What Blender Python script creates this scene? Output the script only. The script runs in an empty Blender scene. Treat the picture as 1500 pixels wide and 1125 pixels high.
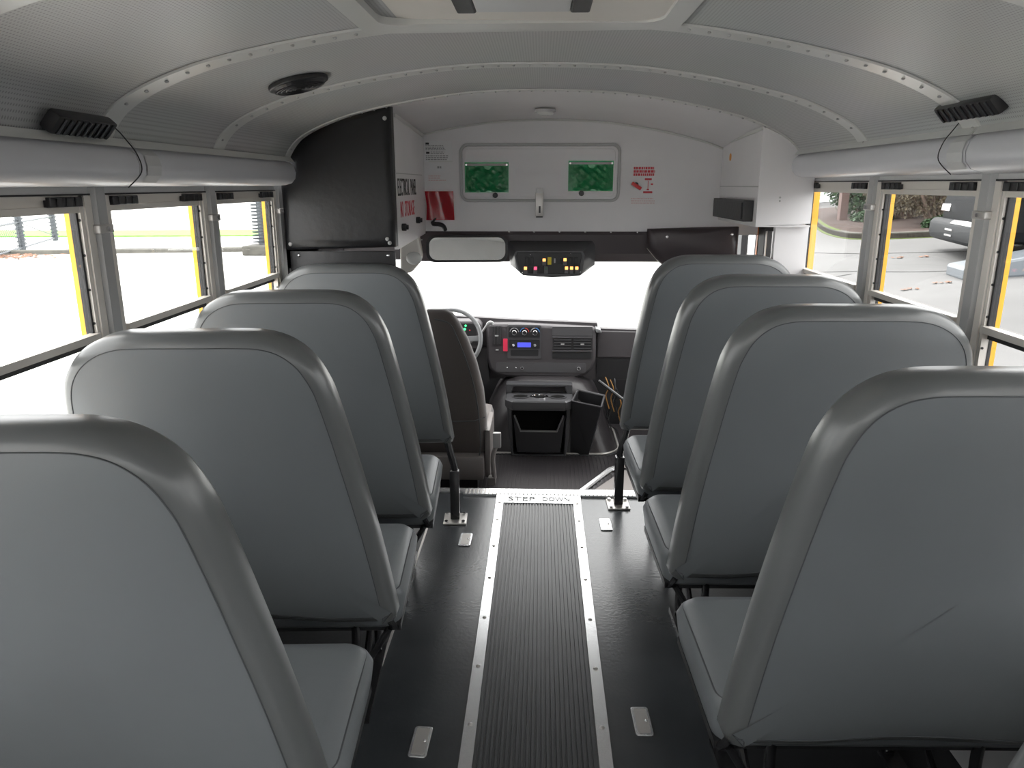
import bpy, bmesh, math, random
from mathutils import Vector, Matrix
random.seed(7)
C = bpy.context.scene.collection
PI = math.pi

# ------------------------------------------------------------------ materials
MATS = {}
def mat(name, col, rough=.5, metal=0, bump=0, bscale=60, var=0, vscale=8, spec=.5, emit=None, estr=0, coat=0, sheen=0):
    m = bpy.data.materials.new(name); m.use_nodes = True
    nt = m.node_tree; N = nt.nodes; L = nt.links
    b = N['Principled BSDF']
    b.inputs['Base Color'].default_value = (*col, 1)
    b.inputs['Roughness'].default_value = rough
    b.inputs['Metallic'].default_value = metal
    b.inputs['Specular IOR Level'].default_value = spec
    if coat: b.inputs['Coat Weight'].default_value = coat; b.inputs['Coat Roughness'].default_value = .15
    if sheen: b.inputs['Sheen Weight'].default_value = sheen
    if emit:
        b.inputs['Emission Color'].default_value = (*emit, 1); b.inputs['Emission Strength'].default_value = estr
    tc = N.new('ShaderNodeTexCoord')
    if var:
        n = N.new('ShaderNodeTexNoise'); n.inputs['Scale'].default_value = vscale; n.inputs['Detail'].default_value = 5
        L.new(tc.outputs['Object'], n.inputs['Vector'])
        r = N.new('ShaderNodeValToRGB')
        r.color_ramp.elements[0].position = .3; r.color_ramp.elements[1].position = .7
        r.color_ramp.elements[0].color = (*[c * (1 - var) for c in col], 1)
        r.color_ramp.elements[1].color = (*[min(1, c * (1 + var)) for c in col], 1)
        L.new(n.outputs['Fac'], r.inputs['Fac']); L.new(r.outputs['Color'], b.inputs['Base Color'])
    if bump:
        n = N.new('ShaderNodeTexNoise'); n.inputs['Scale'].default_value = bscale; n.inputs['Detail'].default_value = 4
        L.new(tc.outputs['Object'], n.inputs['Vector'])
        u = N.new('ShaderNodeBump'); u.inputs['Strength'].default_value = bump; u.inputs['Distance'].default_value = .01
        L.new(n.outputs['Fac'], u.inputs['Height']); L.new(u.outputs['Normal'], b.inputs['Normal'])
    MATS[name] = m
    return m

mat('seat_vinyl', (.162, .174, .184), .42, bump=.06, bscale=25, var=.05, vscale=3, spec=.5)
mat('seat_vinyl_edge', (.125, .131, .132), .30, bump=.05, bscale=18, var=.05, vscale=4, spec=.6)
mat('seam_thread', (.065, .07, .075), .6)
mat('painted_steel', (.56, .56, .56), .38, var=.03, vscale=5)
mat('rib_steel', (.60, .60, .58), .28, spec=.7)
mat('white_panel', (.73, .715, .725), .40, var=.02, vscale=6)
mat('raceway_plastic', (.62, .62, .65), .32)
mat('raceway_patch', (.62, .62, .62), .4)
mat('aluminium', (.52, .50, .48), .35, metal=.55, bump=.02, bscale=90)
mat('bright_aluminium', (.80, .81, .82), .26, metal=.85, bump=.05, bscale=120)
mat('pillar_grey', (.42, .42, .42), .42)
mat('channel_beige', (.74, .70, .65), .42, metal=.2)
mat('black_rubber', (.018, .018, .02), .55)
mat('black_plastic', (.022, .022, .024), .42)
mat('black_vinyl', (.011, .011, .013), .42, bump=.12, bscale=40, var=.1)
mat('brown_black_vinyl', (.052, .040, .044), .34, bump=.12, bscale=30)
mat('tube_black', (.02, .02, .022), .25, coat=.4)
mat('yellow_paint', (.85, .42, .03), .4)
mat('orange_paint', (.75, .2, .03), .4)
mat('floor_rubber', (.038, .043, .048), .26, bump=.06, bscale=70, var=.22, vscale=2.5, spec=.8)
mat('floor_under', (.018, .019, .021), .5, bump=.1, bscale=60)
mat('runner_rubber', (.05, .052, .056), .38, var=.15, vscale=6)
mat('cab_rubber', (.03, .027, .029), .33, bump=.08, bscale=60)
mat('dash_plastic', (.055, .050, .054), .65, bump=.08, bscale=220)
mat('dash_trim', (.075, .073, .078), .38)
mat('dash_dark', (.018, .018, .02), .4)
mat('recess_shade_black', (.006, .006, .006), .9, spec=.1)  # near-black for console pocket and cup wells, their shade put into the colour
mat('console_lip_highlight', (.17, .17, .175), .3)  # lighter grey carries the highlights along the pocket lip in its colour
mat('console_grey', (.06, .06, .064), .3, bump=.05, bscale=150)
mat('driver_cloth', (.085, .072, .068), .8, bump=.2, bscale=200, sheen=.3)
mat('driver_plastic', (.17, .155, .15), .5)
mat('wheel_grey', (.17, .175, .18), .3)
mat('lever_grey', (.3, .3, .3), .35)
mat('chrome', (.85, .85, .86), .12, metal=1)
mat('mirror_glass', (.95, .95, .95), .02, metal=1)
mat('green_vinyl', (.02, .40, .13), .14, bump=.9, bscale=22, coat=.6)
mat('red_gloss', (.62, .01, .03), .15, bump=.25, bscale=14, coat=.8)
mat('red_ink', (.6, .05, .07), .5)
mat('pale_red_ink', (.65, .38, .38), .5)
mat('black_ink', (.03, .03, .03), .6)
mat('grey_ink', (.3, .3, .31), .6)
mat('paper', (.74, .74, .75), .45)
mat('orange_sticker', (.8, .35, .06), .5)
mat('red_plastic', (.6, .03, .03), .3)
mat('pink_red_tag', (.75, .04, .10), .4)
mat('lamp_amber', (.6, .2, .03), .4, emit=(1, .42, .1), estr=2.2)
mat('lamp_red', (.6, .02, .06), .4, emit=(1, .06, .14), estr=1.8)
mat('lamp_green', (.05, .4, .1), .4, emit=(.05, 1, .25), estr=2)
mat('lamp_dim_green', (.08, .16, .10), .4)
mat('lamp_blue', (.05, .05, .5), .3, emit=(.13, .16, 1), estr=.45)
mat('switch_grey', (.14, .14, .15), .4)
mat('switch_yellow', (.75, .6, .03), .4)
mat('dial_blue', (.05, .2, .5), .5)
mat('dial_red', (.55, .04, .03), .5)
mat('copper_wire', (.30, .15, .04), .4)
mat('lens_white', (.7, .7, .68), .25)
mat('concrete_light', (.60, .60, .58), .8, var=.06, vscale=.6)
mat('asphalt_wet', (.095, .094, .093), .7, bump=.3, bscale=30, var=.22, vscale=.35)
mat('kerb_concrete', (.085, .082, .07), .8, var=.25, vscale=3)
mat('moss', (.075, .11, .015), .9, var=.3, vscale=9)
mat('bark_mulch', (.04, .022, .016), .9, bump=.6, bscale=20, var=.5, vscale=7)
mat('leaf_green', (.025, .065, .02), .6, var=.4, vscale=4)
mat('leaf_olive', (.075, .06, .035), .7, var=.4, vscale=4)
mat('twig', (.16, .115, .09), .8, var=.3, vscale=6)
mat('grass', (.16, .36, .06), .9, var=.3, vscale=3)
mat('siding_white', (.62, .63, .64), .5)
mat('post_brown', (.12, .075, .065), .7)
mat('car_black', (.006, .007, .008), .45, spec=.03)
mat('car_bumper', (.008, .010, .012), .5, spec=.2)
mat('car_silver', (.12, .135, .15), .3)
mat('car_glass', (.01, .012, .014), .05)
mat('tire', (.015, .015, .015), .8)
mat('fence_steel', (.09, .10, .11), .5, metal=.4)
mat('crack_tar', (.05, .05, .05), .8)
mat('leaf_litter', (.2, .1, .06), .8)

def glass(name, tint=(.955, .955, .95)):
    m = bpy.data.materials.new(name); m.use_nodes = True
    nt = m.node_tree; nt.nodes.clear()
    o = nt.nodes.new('ShaderNodeOutputMaterial'); t = nt.nodes.new('ShaderNodeBsdfTransparent')
    g = nt.nodes.new('ShaderNodeBsdfGlossy'); x = nt.nodes.new('ShaderNodeMixShader'); f = nt.nodes.new('ShaderNodeLayerWeight'); pw = nt.nodes.new('ShaderNodeMath'); ml = nt.nodes.new('ShaderNodeMath')
    t.inputs[0].default_value = (*tint, 1); g.inputs['Roughness'].default_value = .02; f.inputs[0].default_value = .5; pw.operation = 'POWER'; pw.inputs[1].default_value = 5; ml.operation = 'MULTIPLY_ADD'; ml.inputs[1].default_value = .6; ml.inputs[2].default_value = .03
    nt.links.new(f.outputs['Facing'], pw.inputs[0]); nt.links.new(pw.outputs[0], ml.inputs[0]); nt.links.new(ml.outputs[0], x.inputs[0]); nt.links.new(t.outputs[0], x.inputs[1]); nt.links.new(g.outputs[0], x.inputs[2])
    nt.links.new(x.outputs[0], o.inputs[0]); MATS[name] = m
glass('pane_glass')

def perforated():
    """painted ceiling sheet with a regular grid of small acoustic holes"""
    m = mat('perforated_steel', (.47, .475, .47), .42)
    nt = m.node_tree; N = nt.nodes; L = nt.links; b = N['Principled BSDF']
    tc = N['Texture Coordinate']
    v = N.new('ShaderNodeTexVoronoi'); v.inputs['Scale'].default_value = 125; v.inputs['Randomness'].default_value = 0; v.voronoi_dimensions = '2D'
    L.new(tc.outputs['Object'], v.inputs['Vector'])
    r = N.new('ShaderNodeValToRGB'); r.color_ramp.elements[0].position = .18; r.color_ramp.elements[1].position = .30
    r.color_ramp.elements[0].color = (.30, .30, .30, 1); r.color_ramp.elements[1].color = (.50, .505, .50, 1)
    L.new(v.outputs['Distance'], r.inputs['Fac'])
    n = N.new('ShaderNodeTexNoise'); n.inputs['Scale'].default_value = 2.2; L.new(tc.outputs['Object'], n.inputs['Vector'])
    mx = N.new('ShaderNodeMixRGB'); mx.blend_type = 'MULTIPLY'; mx.inputs[0].default_value = .12
    L.new(r.outputs['Color'], mx.inputs[1]); L.new(n.outputs['Color'], mx.inputs[2])
    L.new(mx.outputs[0], b.inputs['Base Color'])
perforated()

# ------------------------------------------------------------------ mesh helpers
def nb(): return bmesh.new()
def _verts(bm, n0): bm.verts.ensure_lookup_table(); return bm.verts[n0:]
def box(bm, x0, x1, y0, y1, z0, z1, M=None, bev=0):
    n0 = len(bm.verts)
    T = Matrix.Translation(((x0+x1)/2, (y0+y1)/2, (z0+z1)/2)) @ Matrix.Diagonal((abs(x1-x0), abs(y1-y0), abs(z1-z0), 1))
    r = bmesh.ops.create_cube(bm, size=1, matrix=T)
    if bev:
        es = list({e for v in r['verts'] for e in v.link_edges})
        bmesh.ops.bevel(bm, geom=es, offset=bev, segments=2, affect='EDGES', profile=.6)
    if M is not None: bmesh.ops.transform(bm, matrix=M, verts=[v for v in _verts(bm, n0)])
def cyl(bm, c, r, h, axis='Z', seg=20, r2=None, M=None):
    R = {'Z': Matrix(), 'X': Matrix.Rotation(PI/2, 4, 'Y'), 'Y': Matrix.Rotation(PI/2, 4, 'X')}[axis]
    T = Matrix.Translation(c) @ R
    if M is not None: T = M @ T
    bmesh.ops.create_cone(bm, cap_ends=True, segments=seg, radius1=r, radius2=r if r2 is None else r2, depth=h, matrix=T)
def ball(bm, c, r, s=(1, 1, 1), seg=12):
    bmesh.ops.create_uvsphere(bm, u_segments=seg, v_segments=max(6, seg//2), radius=r, matrix=Matrix.Translation(c) @ Matrix.Diagonal((*s, 1)))
def prism(bm, pts, frame, d0, d1):
    """pts 2D outline; frame(u,v,d)->xyz"""
    a = [bm.verts.new(frame(u, v, d0)) for u, v in pts]; b = [bm.verts.new(frame(u, v, d1)) for u, v in pts]
    n = len(pts)
    for i in range(n): bm.faces.new((a[i], a[(i+1) % n], b[(i+1) % n], b[i]))
    bm.faces.new(a[::-1]); bm.faces.new(b)
def loft(bm, rings, close=True, cap=True):
    V = [[bm.verts.new(p) for p in r] for r in rings]; n = len(V[0])
    for a, b in zip(V, V[1:]):
        for i in range(n if close else n-1):
            bm.faces.new((a[i], a[(i+1) % n], b[(i+1) % n], b[i]))
    if cap and close: bm.faces.new(V[0][::-1]); bm.faces.new(V[-1])
    return V
def tube(bm, pts, r, seg=10, closed=False, cap=True):
    pts = [Vector(p) for p in pts]; n = len(pts); rings = []
    up = None
    for i, p in enumerate(pts):
        if closed: t = pts[(i+1) % n] - pts[i-1]
        else: t = pts[min(i+1, n-1)] - pts[max(i-1, 0)]
        t.normalize()
        if up is None: up = t.orthogonal().normalized()
        up = (up - t * up.dot(t)).normalized(); w = t.cross(up)
        rr = r[i] if isinstance(r, (list, tuple)) else r
        rings.append([p + (up*math.cos(a) + w*math.sin(a)) * rr for a in [2*PI*k/seg for k in range(seg)]])
    V = [[bm.verts.new(q) for q in ring] for ring in rings]
    for i in range(n if closed else n-1):
        a, b = V[i], V[(i+1) % n]
        for k in range(seg): bm.faces.new((a[k], a[(k+1) % seg], b[(k+1) % seg], b[k]))
    if cap and not closed: bm.faces.new(V[0][::-1]); bm.faces.new(V[-1])
def smoothpath(pts, k=6):
    P = [Vector(p) for p in pts]; out = []
    for i in range(len(P)-1):
        p0, p1, p2, p3 = P[max(i-1, 0)], P[i], P[i+1], P[min(i+2, len(P)-1)]
        for j in range(k):
            t = j/k
            out.append(.5*((2*p1)+(-p0+p2)*t+(2*p0-5*p1+4*p2-p3)*t*t+(-p0+3*p1-3*p2+p3)*t**3))
    out.append(P[-1]); return out
def rrect(x0, x1, z0, z1, r, k=6):
    pts = []
    for cx, cz, a0 in ((x1-r, z1-r, 0), (x0+r, z1-r, PI/2), (x0+r, z0+r, PI), (x1-r, z0+r, 1.5*PI)):
        for j in range(k+1):
            a = a0 + PI/2*j/k; pts.append((cx+r*math.cos(a), cz+r*math.sin(a)))
    return pts
def XZ(u, v, d): return (u, d, v)      # outline in x,z; depth y
def YZ(u, v, d): return (d, u, v)      # outline in y,z; depth x
def XY(u, v, d): return (u, v, d)

def obj(name, bm, m, parent=None, smooth=False, bevel=0, angle=40, origin=None):
    root = parent
    while root is not None and root.parent is not None: root = root.parent
    off = Vector(root['_o']) if root is not None else Vector(origin or (0, 0, 0))
    if off.length: bmesh.ops.translate(bm, verts=bm.verts, vec=-off)
    bmesh.ops.recalc_face_normals(bm, faces=bm.faces)
    me = bpy.data.meshes.new(name); bm.to_mesh(me); bm.free()
    o = bpy.data.objects.new(name, me); C.objects.link(o)
    if parent is not None: o.parent = parent
    else:
        o.location = off; o['_o'] = list(off)
    me.materials.append(MATS[m] if isinstance(m, str) else m)
    if smooth:
        for p in me.polygons: p.use_smooth = True
        me.set_sharp_from_angle(angle=math.radians(angle))
    if bevel:
        b = o.modifiers.new('bev', 'BEVEL'); b.width = bevel; b.segments = 2; b.limit_method = 'ANGLE'
    return o
def tag(o, label, cat, group=None, kind=None):
    o['label'] = label; o['category'] = cat
    if group: o['group'] = group
    if kind: o['kind'] = kind
    return o
def thing(name, label, cat, o, group=None):
    e = bpy.data.objects.new(name, None); C.objects.link(e); e.location = o; e['_o'] = list(o); e.empty_display_size = .05
    return tag(e, label, cat, group)
def struct(name, bm, m, parent=None, **k):
    o = obj(name, bm, m, parent, **k)
    if parent is None: o['kind'] = 'structure'
    return o
def copy_tree(o, parent=None):
    c = o.copy(); C.objects.link(c)
    if parent is not None: c.parent = parent
    for ch in list(o.children): copy_tree(ch, c)
    return c
def text_bm(body, w, h, M, depth=.0008, fit=True):
    """solid letters fitted into w x h centred on M (x right, y up, z out)"""
    cu = bpy.data.curves.new('t', 'FONT'); cu.body = body; cu.align_x = 'CENTER'; cu.align_y = 'CENTER'
    cu.extrude = .01; cu.resolution_u = 3
    o = bpy.data.objects.new('t', cu); C.objects.link(o)
    dg = bpy.context.evaluated_depsgraph_get(); me = bpy.data.meshes.new_from_object(o.evaluated_get(dg))
    bm = nb(); bm.from_mesh(me)
    bpy.data.objects.remove(o); bpy.data.meshes.remove(me); bpy.data.curves.remove(cu)
    xs = [v.co.x for v in bm.verts]; ys = [v.co.y for v in bm.verts]
    sx = w/(max(xs)-min(xs)); sy = h/(max(ys)-min(ys))
    cx = (max(xs)+min(xs))/2; cy = (max(ys)+min(ys))/2
    for v in bm.verts: v.co = M @ Vector(((v.co.x-cx)*sx, (v.co.y-cy)*sy, v.co.z/.01*depth))
    return bm
def frame_front(x, y, z): return Matrix(((1, 0, 0, x), (0, 0, -1, y), (0, 1, 0, z), (0, 0, 0, 1)))   # faces -Y (towards the rear of the bus)
def frame_floor(x, y, z): return Matrix.Translation((x, y, z))
def frame_side(x, y, z): return Matrix(((0, 0, 1, x), (1, 0, 0, y), (0, 1, 0, z), (0, 0, 0, 1)))    # faces +X, reads along +Y

# ------------------------------------------------------------------ dimensions
YR = -1.85          # rear wall
WX = 1.15           # inner face of side walls
PROF = [(0, 1.938), (.15, 1.936), (.3, 1.928), (.45, 1.910), (.6, 1.885), (.75, 1.853), (.85, 1.825), (.95, 1.785), (1.02, 1.745), (1.06, 1.705), (1.085, 1.66)]
def ceil_z(x):
    x = abs(x)
    for (a, za), (b, zb) in zip(PROF, PROF[1:]):
        if x <= b: return za + (zb-za)*(x-a)/(b-a)
    return 1.64
# smooth profile (monotone resample)
def prof_pts(n=64, xm=1.085):
    pp = [Vector((-x, 0, z)) for x, z in PROF[::-1]] + [Vector((x, 0, z)) for x, z in PROF[1:]]
    return [(p.x, p.z) for p in smoothpath(pp, 4)]
PP = prof_pts()

# ------------------------------------------------------------------ floor
bm = nb(); box(bm, -.55, .52, YR, 3.66, -.04, 0); struct('floor', bm, 'floor_rubber')
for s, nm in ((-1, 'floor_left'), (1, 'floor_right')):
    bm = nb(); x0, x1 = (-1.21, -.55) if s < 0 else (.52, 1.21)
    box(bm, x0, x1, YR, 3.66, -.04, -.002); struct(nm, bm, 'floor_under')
bm = nb(); box(bm, -1.2, 1.2, 3.64, 3.66, -.25, -.03); struct('trim_1', bm, 'cab_rubber')
# cab floor with moulded grooves
bm = nb(); box(bm, -1.15, 1.15, 3.66, 6.0, -.29, -.25)
for k in range(38):
    x = -.42 + k*.026; box(bm, x, x+.013, 3.70, 4.92, -.252, -.245)
struct('floor_cab', bm, 'cab_rubber')
# edge mouldings of the aisle rubber
for i, (x, s) in enumerate(((-.55, -1), (.52, 1))):
    bm = nb(); box(bm, x-.004, x+.004, YR, 3.6, 0, .004); struct('trim_%d' % (i+2), bm, 'aluminium')

t = thing('aisle_runner', 'grey black ribbed rubber runner along the middle of the aisle', 'floor mat', (-.03, 1.5, 0))
bm = nb(); x0, x1, nr = -.205, .145, 24
w = (x1-x0)/nr; pts = [(x0, 0)]
for k in range(nr):
    a = x0+k*w; pts += [(a+.001, .007), (a+w*.62, .007), (a+w*.66, .0025), (a+w*.97, .0025)]
pts += [(x1, .007), (x1, 0)]
prism(bm, pts, XZ, YR+.05, 3.50); obj('ribbed_rubber', bm, 'runner_rubber', t)
for nm, xa, side in (('left', -.225, 'left'), ('right', .165, 'right')):
    t = thing('aisle_trim_strip', 'bright aluminium trim strip screwed down the %s edge of the ribbed runner' % side, 'trim strip', (xa, 1.5, 0), 'trim strips beside the runner')
    bm = nb(); prism(bm, [(xa-.022, .001), (xa-.019, .010), (xa+.019, .010), (xa+.022, .001)], XZ, YR+.05, 3.56)
    obj('strip', bm, 'bright_aluminium', t)
    for y in (1.35, 1.62, 1.89, 2.17, 2.46, 2.75, 3.03, 3.30, 3.50):
        bm = nb(); ball(bm, (xa, y, .010), .008, (1, 1, .5), 10); obj('screw', bm, 'aluminium', t, smooth=True)
t = thing('step_nosing', 'bright aluminium stair nosing with step down lettering at the end of the aisle', 'step edge', (-.03, 3.6, 0))
bm = nb(); prism(bm, [(3.60, .001), (3.60, .012), (3.675, .012), (3.685, .004), (3.685, -.05), (3.675, -.05), (3.675, .001)], YZ, -.42, .52)
obj('nosing', bm, 'bright_aluminium', t)
bm = nb()
for k in range(46): box(bm, -.41+k*.02, -.403+k*.02, 3.604, 3.66, .0125, .015)
obj('grip_ridges', bm, 'aluminium', t)
bm = nb(); box(bm, -.66, -.42, 3.635, 3.685, 0, .008); obj('side_strip', bm, 'bright_aluminium', t)
bm = nb(); box(bm, -.245, .185, 3.50, 3.60, .001, .0108); obj('lettered_plate', bm, 'bright_aluminium', t)
for wd, xx in (('STEP', -.115), ('DOWN', .06)): obj('lettering', text_bm(wd, .135, .05, frame_floor(xx, 3.548, .0118)), 'black_ink', t)

def floor_plate(x, y, rot, label):
    t = thing('seat_anchor_plate', label, 'floor plate', (x, y, 0), 'chrome plates in the aisle floor')
    M = Matrix.Translation((x, y, 0)) @ Matrix.Rotation(rot, 4, 'Z')
    bm = nb(); prism(bm, rrect(-.027, .027, -.062, .062, .010), lambda u, v, d: M @ Vector((u, v, d)), .0005, .006)
    obj('plate', bm, 'bright_aluminium', t, bevel=.002)
    bm = nb(); prism(bm, rrect(-.019, .019, -.053, .053, .006), lambda u, v, d: M @ Vector((u, v, d)), .006, .0066)
    obj('inset', bm, 'aluminium', t)
    bm = nb(); ball(bm, M @ Vector((.012, 0, .007)), .005, (1, 1, .6), 8); obj('bolt', bm, 'chrome', t, smooth=True)
floor_plate(-.358, 3.10, -.02, 'small chrome plate in the floor beside the left barrier post foot')
floor_plate(.29, 3.28, .02, 'small chrome plate in the floor beside the right barrier post foot')
floor_plate(-.363, 1.82, -.03, 'chrome floor plate near the camera, left of the ribbed runner')
floor_plate(.287, 1.93, .03, 'chrome floor plate near the camera, right of the ribbed runner')

# ------------------------------------------------------------------ ceiling
bm = nb()
ys = [YR] + [y for y in (-1.0, 0, 1, 2, 3)] + [3.31]
V = [[bm.verts.new((x, y + .096*x if y in (3.31,) else y, z)) for x, z in PP] for y in ys]
for a, b in zip(V, V[1:]):
    for i in range(len(PP)-1): bm.faces.new((a[i], a[i+1], b[i+1], b[i]))
V2 = [[bm.verts.new((x, y + .096*x if y in (3.31,) else y, z+.03)) for x, z in PP] for y in ys]
for a, b in zip(V2, V2[1:]):
    for i in range(len(PP)-1): bm.faces.new((a[i], b[i], b[i+1], a[i+1]))
struct('ceiling', bm, 'perforated_steel', smooth=True)
bm = nb()      # front dome ceiling sloping down to the header wall
A = [(x, 3.31+.096*x, z) for x, z in PP]; B = [(x, 4.11, z-.052-.012*abs(x)) for x, z in PP]
for q in ((0, 0), (.03, 1)):
    a = [bm.verts.new((x, y, z+q[0])) for x, y, z in A]; b = [bm.verts.new((x, y, z+q[0])) for x, y, z in B]
    for i in range(len(a)-1): bm.faces.new((a[i], a[i+1], b[i+1], b[i]))
struct('ceiling_front', bm, 'white_panel', smooth=True)

def rib(i, Y0, w=.085, riv=True, m='rib_steel', xlim=1.2):
    bm = nb(); P_ = [(x, z) for x, z in PP if abs(x) < xlim]
    rings = []
    for x, z in P_:
        y = Y0 + .096*x
        rings.append([(x, y-w/2, z-.001), (x, y-w/2+.004, z-.006), (x, y+w/2-.004, z-.006), (x, y+w/2, z-.001)])
    loft(bm, rings)
    o = struct('trim_%d' % i, bm, m, smooth=True, angle=30)
    if riv:
        bm = nb(); L = 0; last = None
        for j in range(44):
            x = -1.06 + 2.12*j/43; z = ceil_z(x)
            ball(bm, (x, Y0+.096*x - w*.12, z-.007), .005, (1, 1, .7), 6)
        r = obj('rivets', bm, 'pillar_grey', o, smooth=True); r['kind'] = 'stuff'
    return o
for i, y in enumerate((1.954, 2.62, 1.28, .61, -.06, -.73, -1.4)): rib(10+i, y)
rib(18, 3.30, w=.05)

# roof hatch
t = thing('roof_hatch', 'beige roof escape hatch with rounded rim in the ceiling above the aisle', 'roof hatch', (-.08, 1.5, 1.93))
def hatch_outline(ins, r):
    x0, x1, y0, y1 = -.44+ins, .29-ins, 1.12+ins, 1.925-ins
    return [(x, y + .09*x) for x, y in rrect(x0, x1, y0, y1, r, 8)]
bm = nb(); o1 = hatch_outline(0, .012); o2 = hatch_outline(.05, .08)
R1 = [(x, y, ceil_z(x)-.006) for x, y in o1]; R2 = [(x, y, ceil_z(x)-.014) for x, y in o1]; R3 = [(x, y, ceil_z(x)-.016) for x, y in o2]; R4 = [(x, y, ceil_z(x)+.0) for x, y in o2]
loft(bm, [R1, R2, R3, R4], cap=False); obj('hatch_rim', bm, 'rib_steel', t, smooth=True, angle=30)
bm = nb(); o2 = hatch_outline(.045, .08); bm.faces.new([bm.verts.new((x, y, 1.918)) for x, y in o2]); 
bmesh.ops.translate(bm, verts=bm.verts, vec=(0, 0, .004)); obj('hatch_lid', bm, 'channel_beige', t)
bm = nb(); box(bm, -.165, .025, 1.45, 1.655, 1.895, 1.915); obj('handle_panel', bm, 'painted_steel', t, bevel=.004)
for x in (-.185, .045):
    bm = nb(); box(bm, x-.020, x+.020, 1.45, 1.665, 1.895, 1.918); obj('latch', bm, 'black_plastic', t, bevel=.004)

# ceiling fittings
def oval_speaker():
    c = Vector((-.745, 2.33, ceil_z(-.745)-.008)); a = math.atan2(ceil_z(-.70)-ceil_z(-.80), .1)
    M = Matrix.Translation(c) @ Matrix.Rotation(-a, 4, 'Y')
    t = thing('ceiling_speaker', 'round black speaker grille set in the ceiling between the two ribs', 'speaker', tuple(c))
    bm = nb(); cyl(bm, (0, 0, 0), .088, .014, 'Z', 32, M=M); obj('speaker_ring', bm, 'black_plastic', t, bevel=.004)
    bm = nb(); cyl(bm, (0, 0, -.010), .074, .008, 'Z', 32, r2=.080, M=M)
    for k in range(5):
        n = 28; tube(bm, [M @ Vector(((.013+.0135*k)*math.cos(2*PI*j/n), (.013+.0135*k)*math.sin(2*PI*j/n), -.015)) for j in range(n)], .002, 5, True)
    obj('grille', bm, 'black_vinyl', t)
oval_speaker()
def slim_lamp(s, y0, y1, x, z, label):
    t = thing('louvred_light', label, 'light', (x, y0, z))
    M = Matrix.Translation((x, (y0+y1)/2, z)) @ Matrix.Rotation(s*.85, 4, 'Y'); L = (y1-y0)/2
    bm = nb(); box(bm, -.023, .023, -L, L, -.012, .018, M=M, bev=.008); obj('lamp_body', bm, 'black_plastic', t, smooth=True)
    for k in range(9):
        y = -L+.02+k*(2*L-.04)/8; bm = nb(); box(bm, -.019, .019, y-.004, y+.004, -.015, -.010, M=M); obj('louvre', bm, 'tube_black', t)
slim_lamp(-1, 1.585, 1.805, -1.035, 1.684, 'black louvred strip light above the left windows')
slim_lamp(1, 1.86, 2.12, 1.012, 1.738, 'black louvred strip light above the right windows')
t = thing('dome_light', 'small round white dome light in the middle of the front ceiling', 'light', (-.015, 3.78, 1.9))
bm = nb(); cyl(bm, (-.015, 3.78, 1.897), .05, .012, 'Z', 24); obj('base_ring', bm, 'painted_steel', t)
bm = nb(); ball(bm, (-.015, 3.78, 1.889), .038, (1.1, .9, .4), 16); obj('lens', bm, 'lens_white', t, smooth=True)

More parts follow.
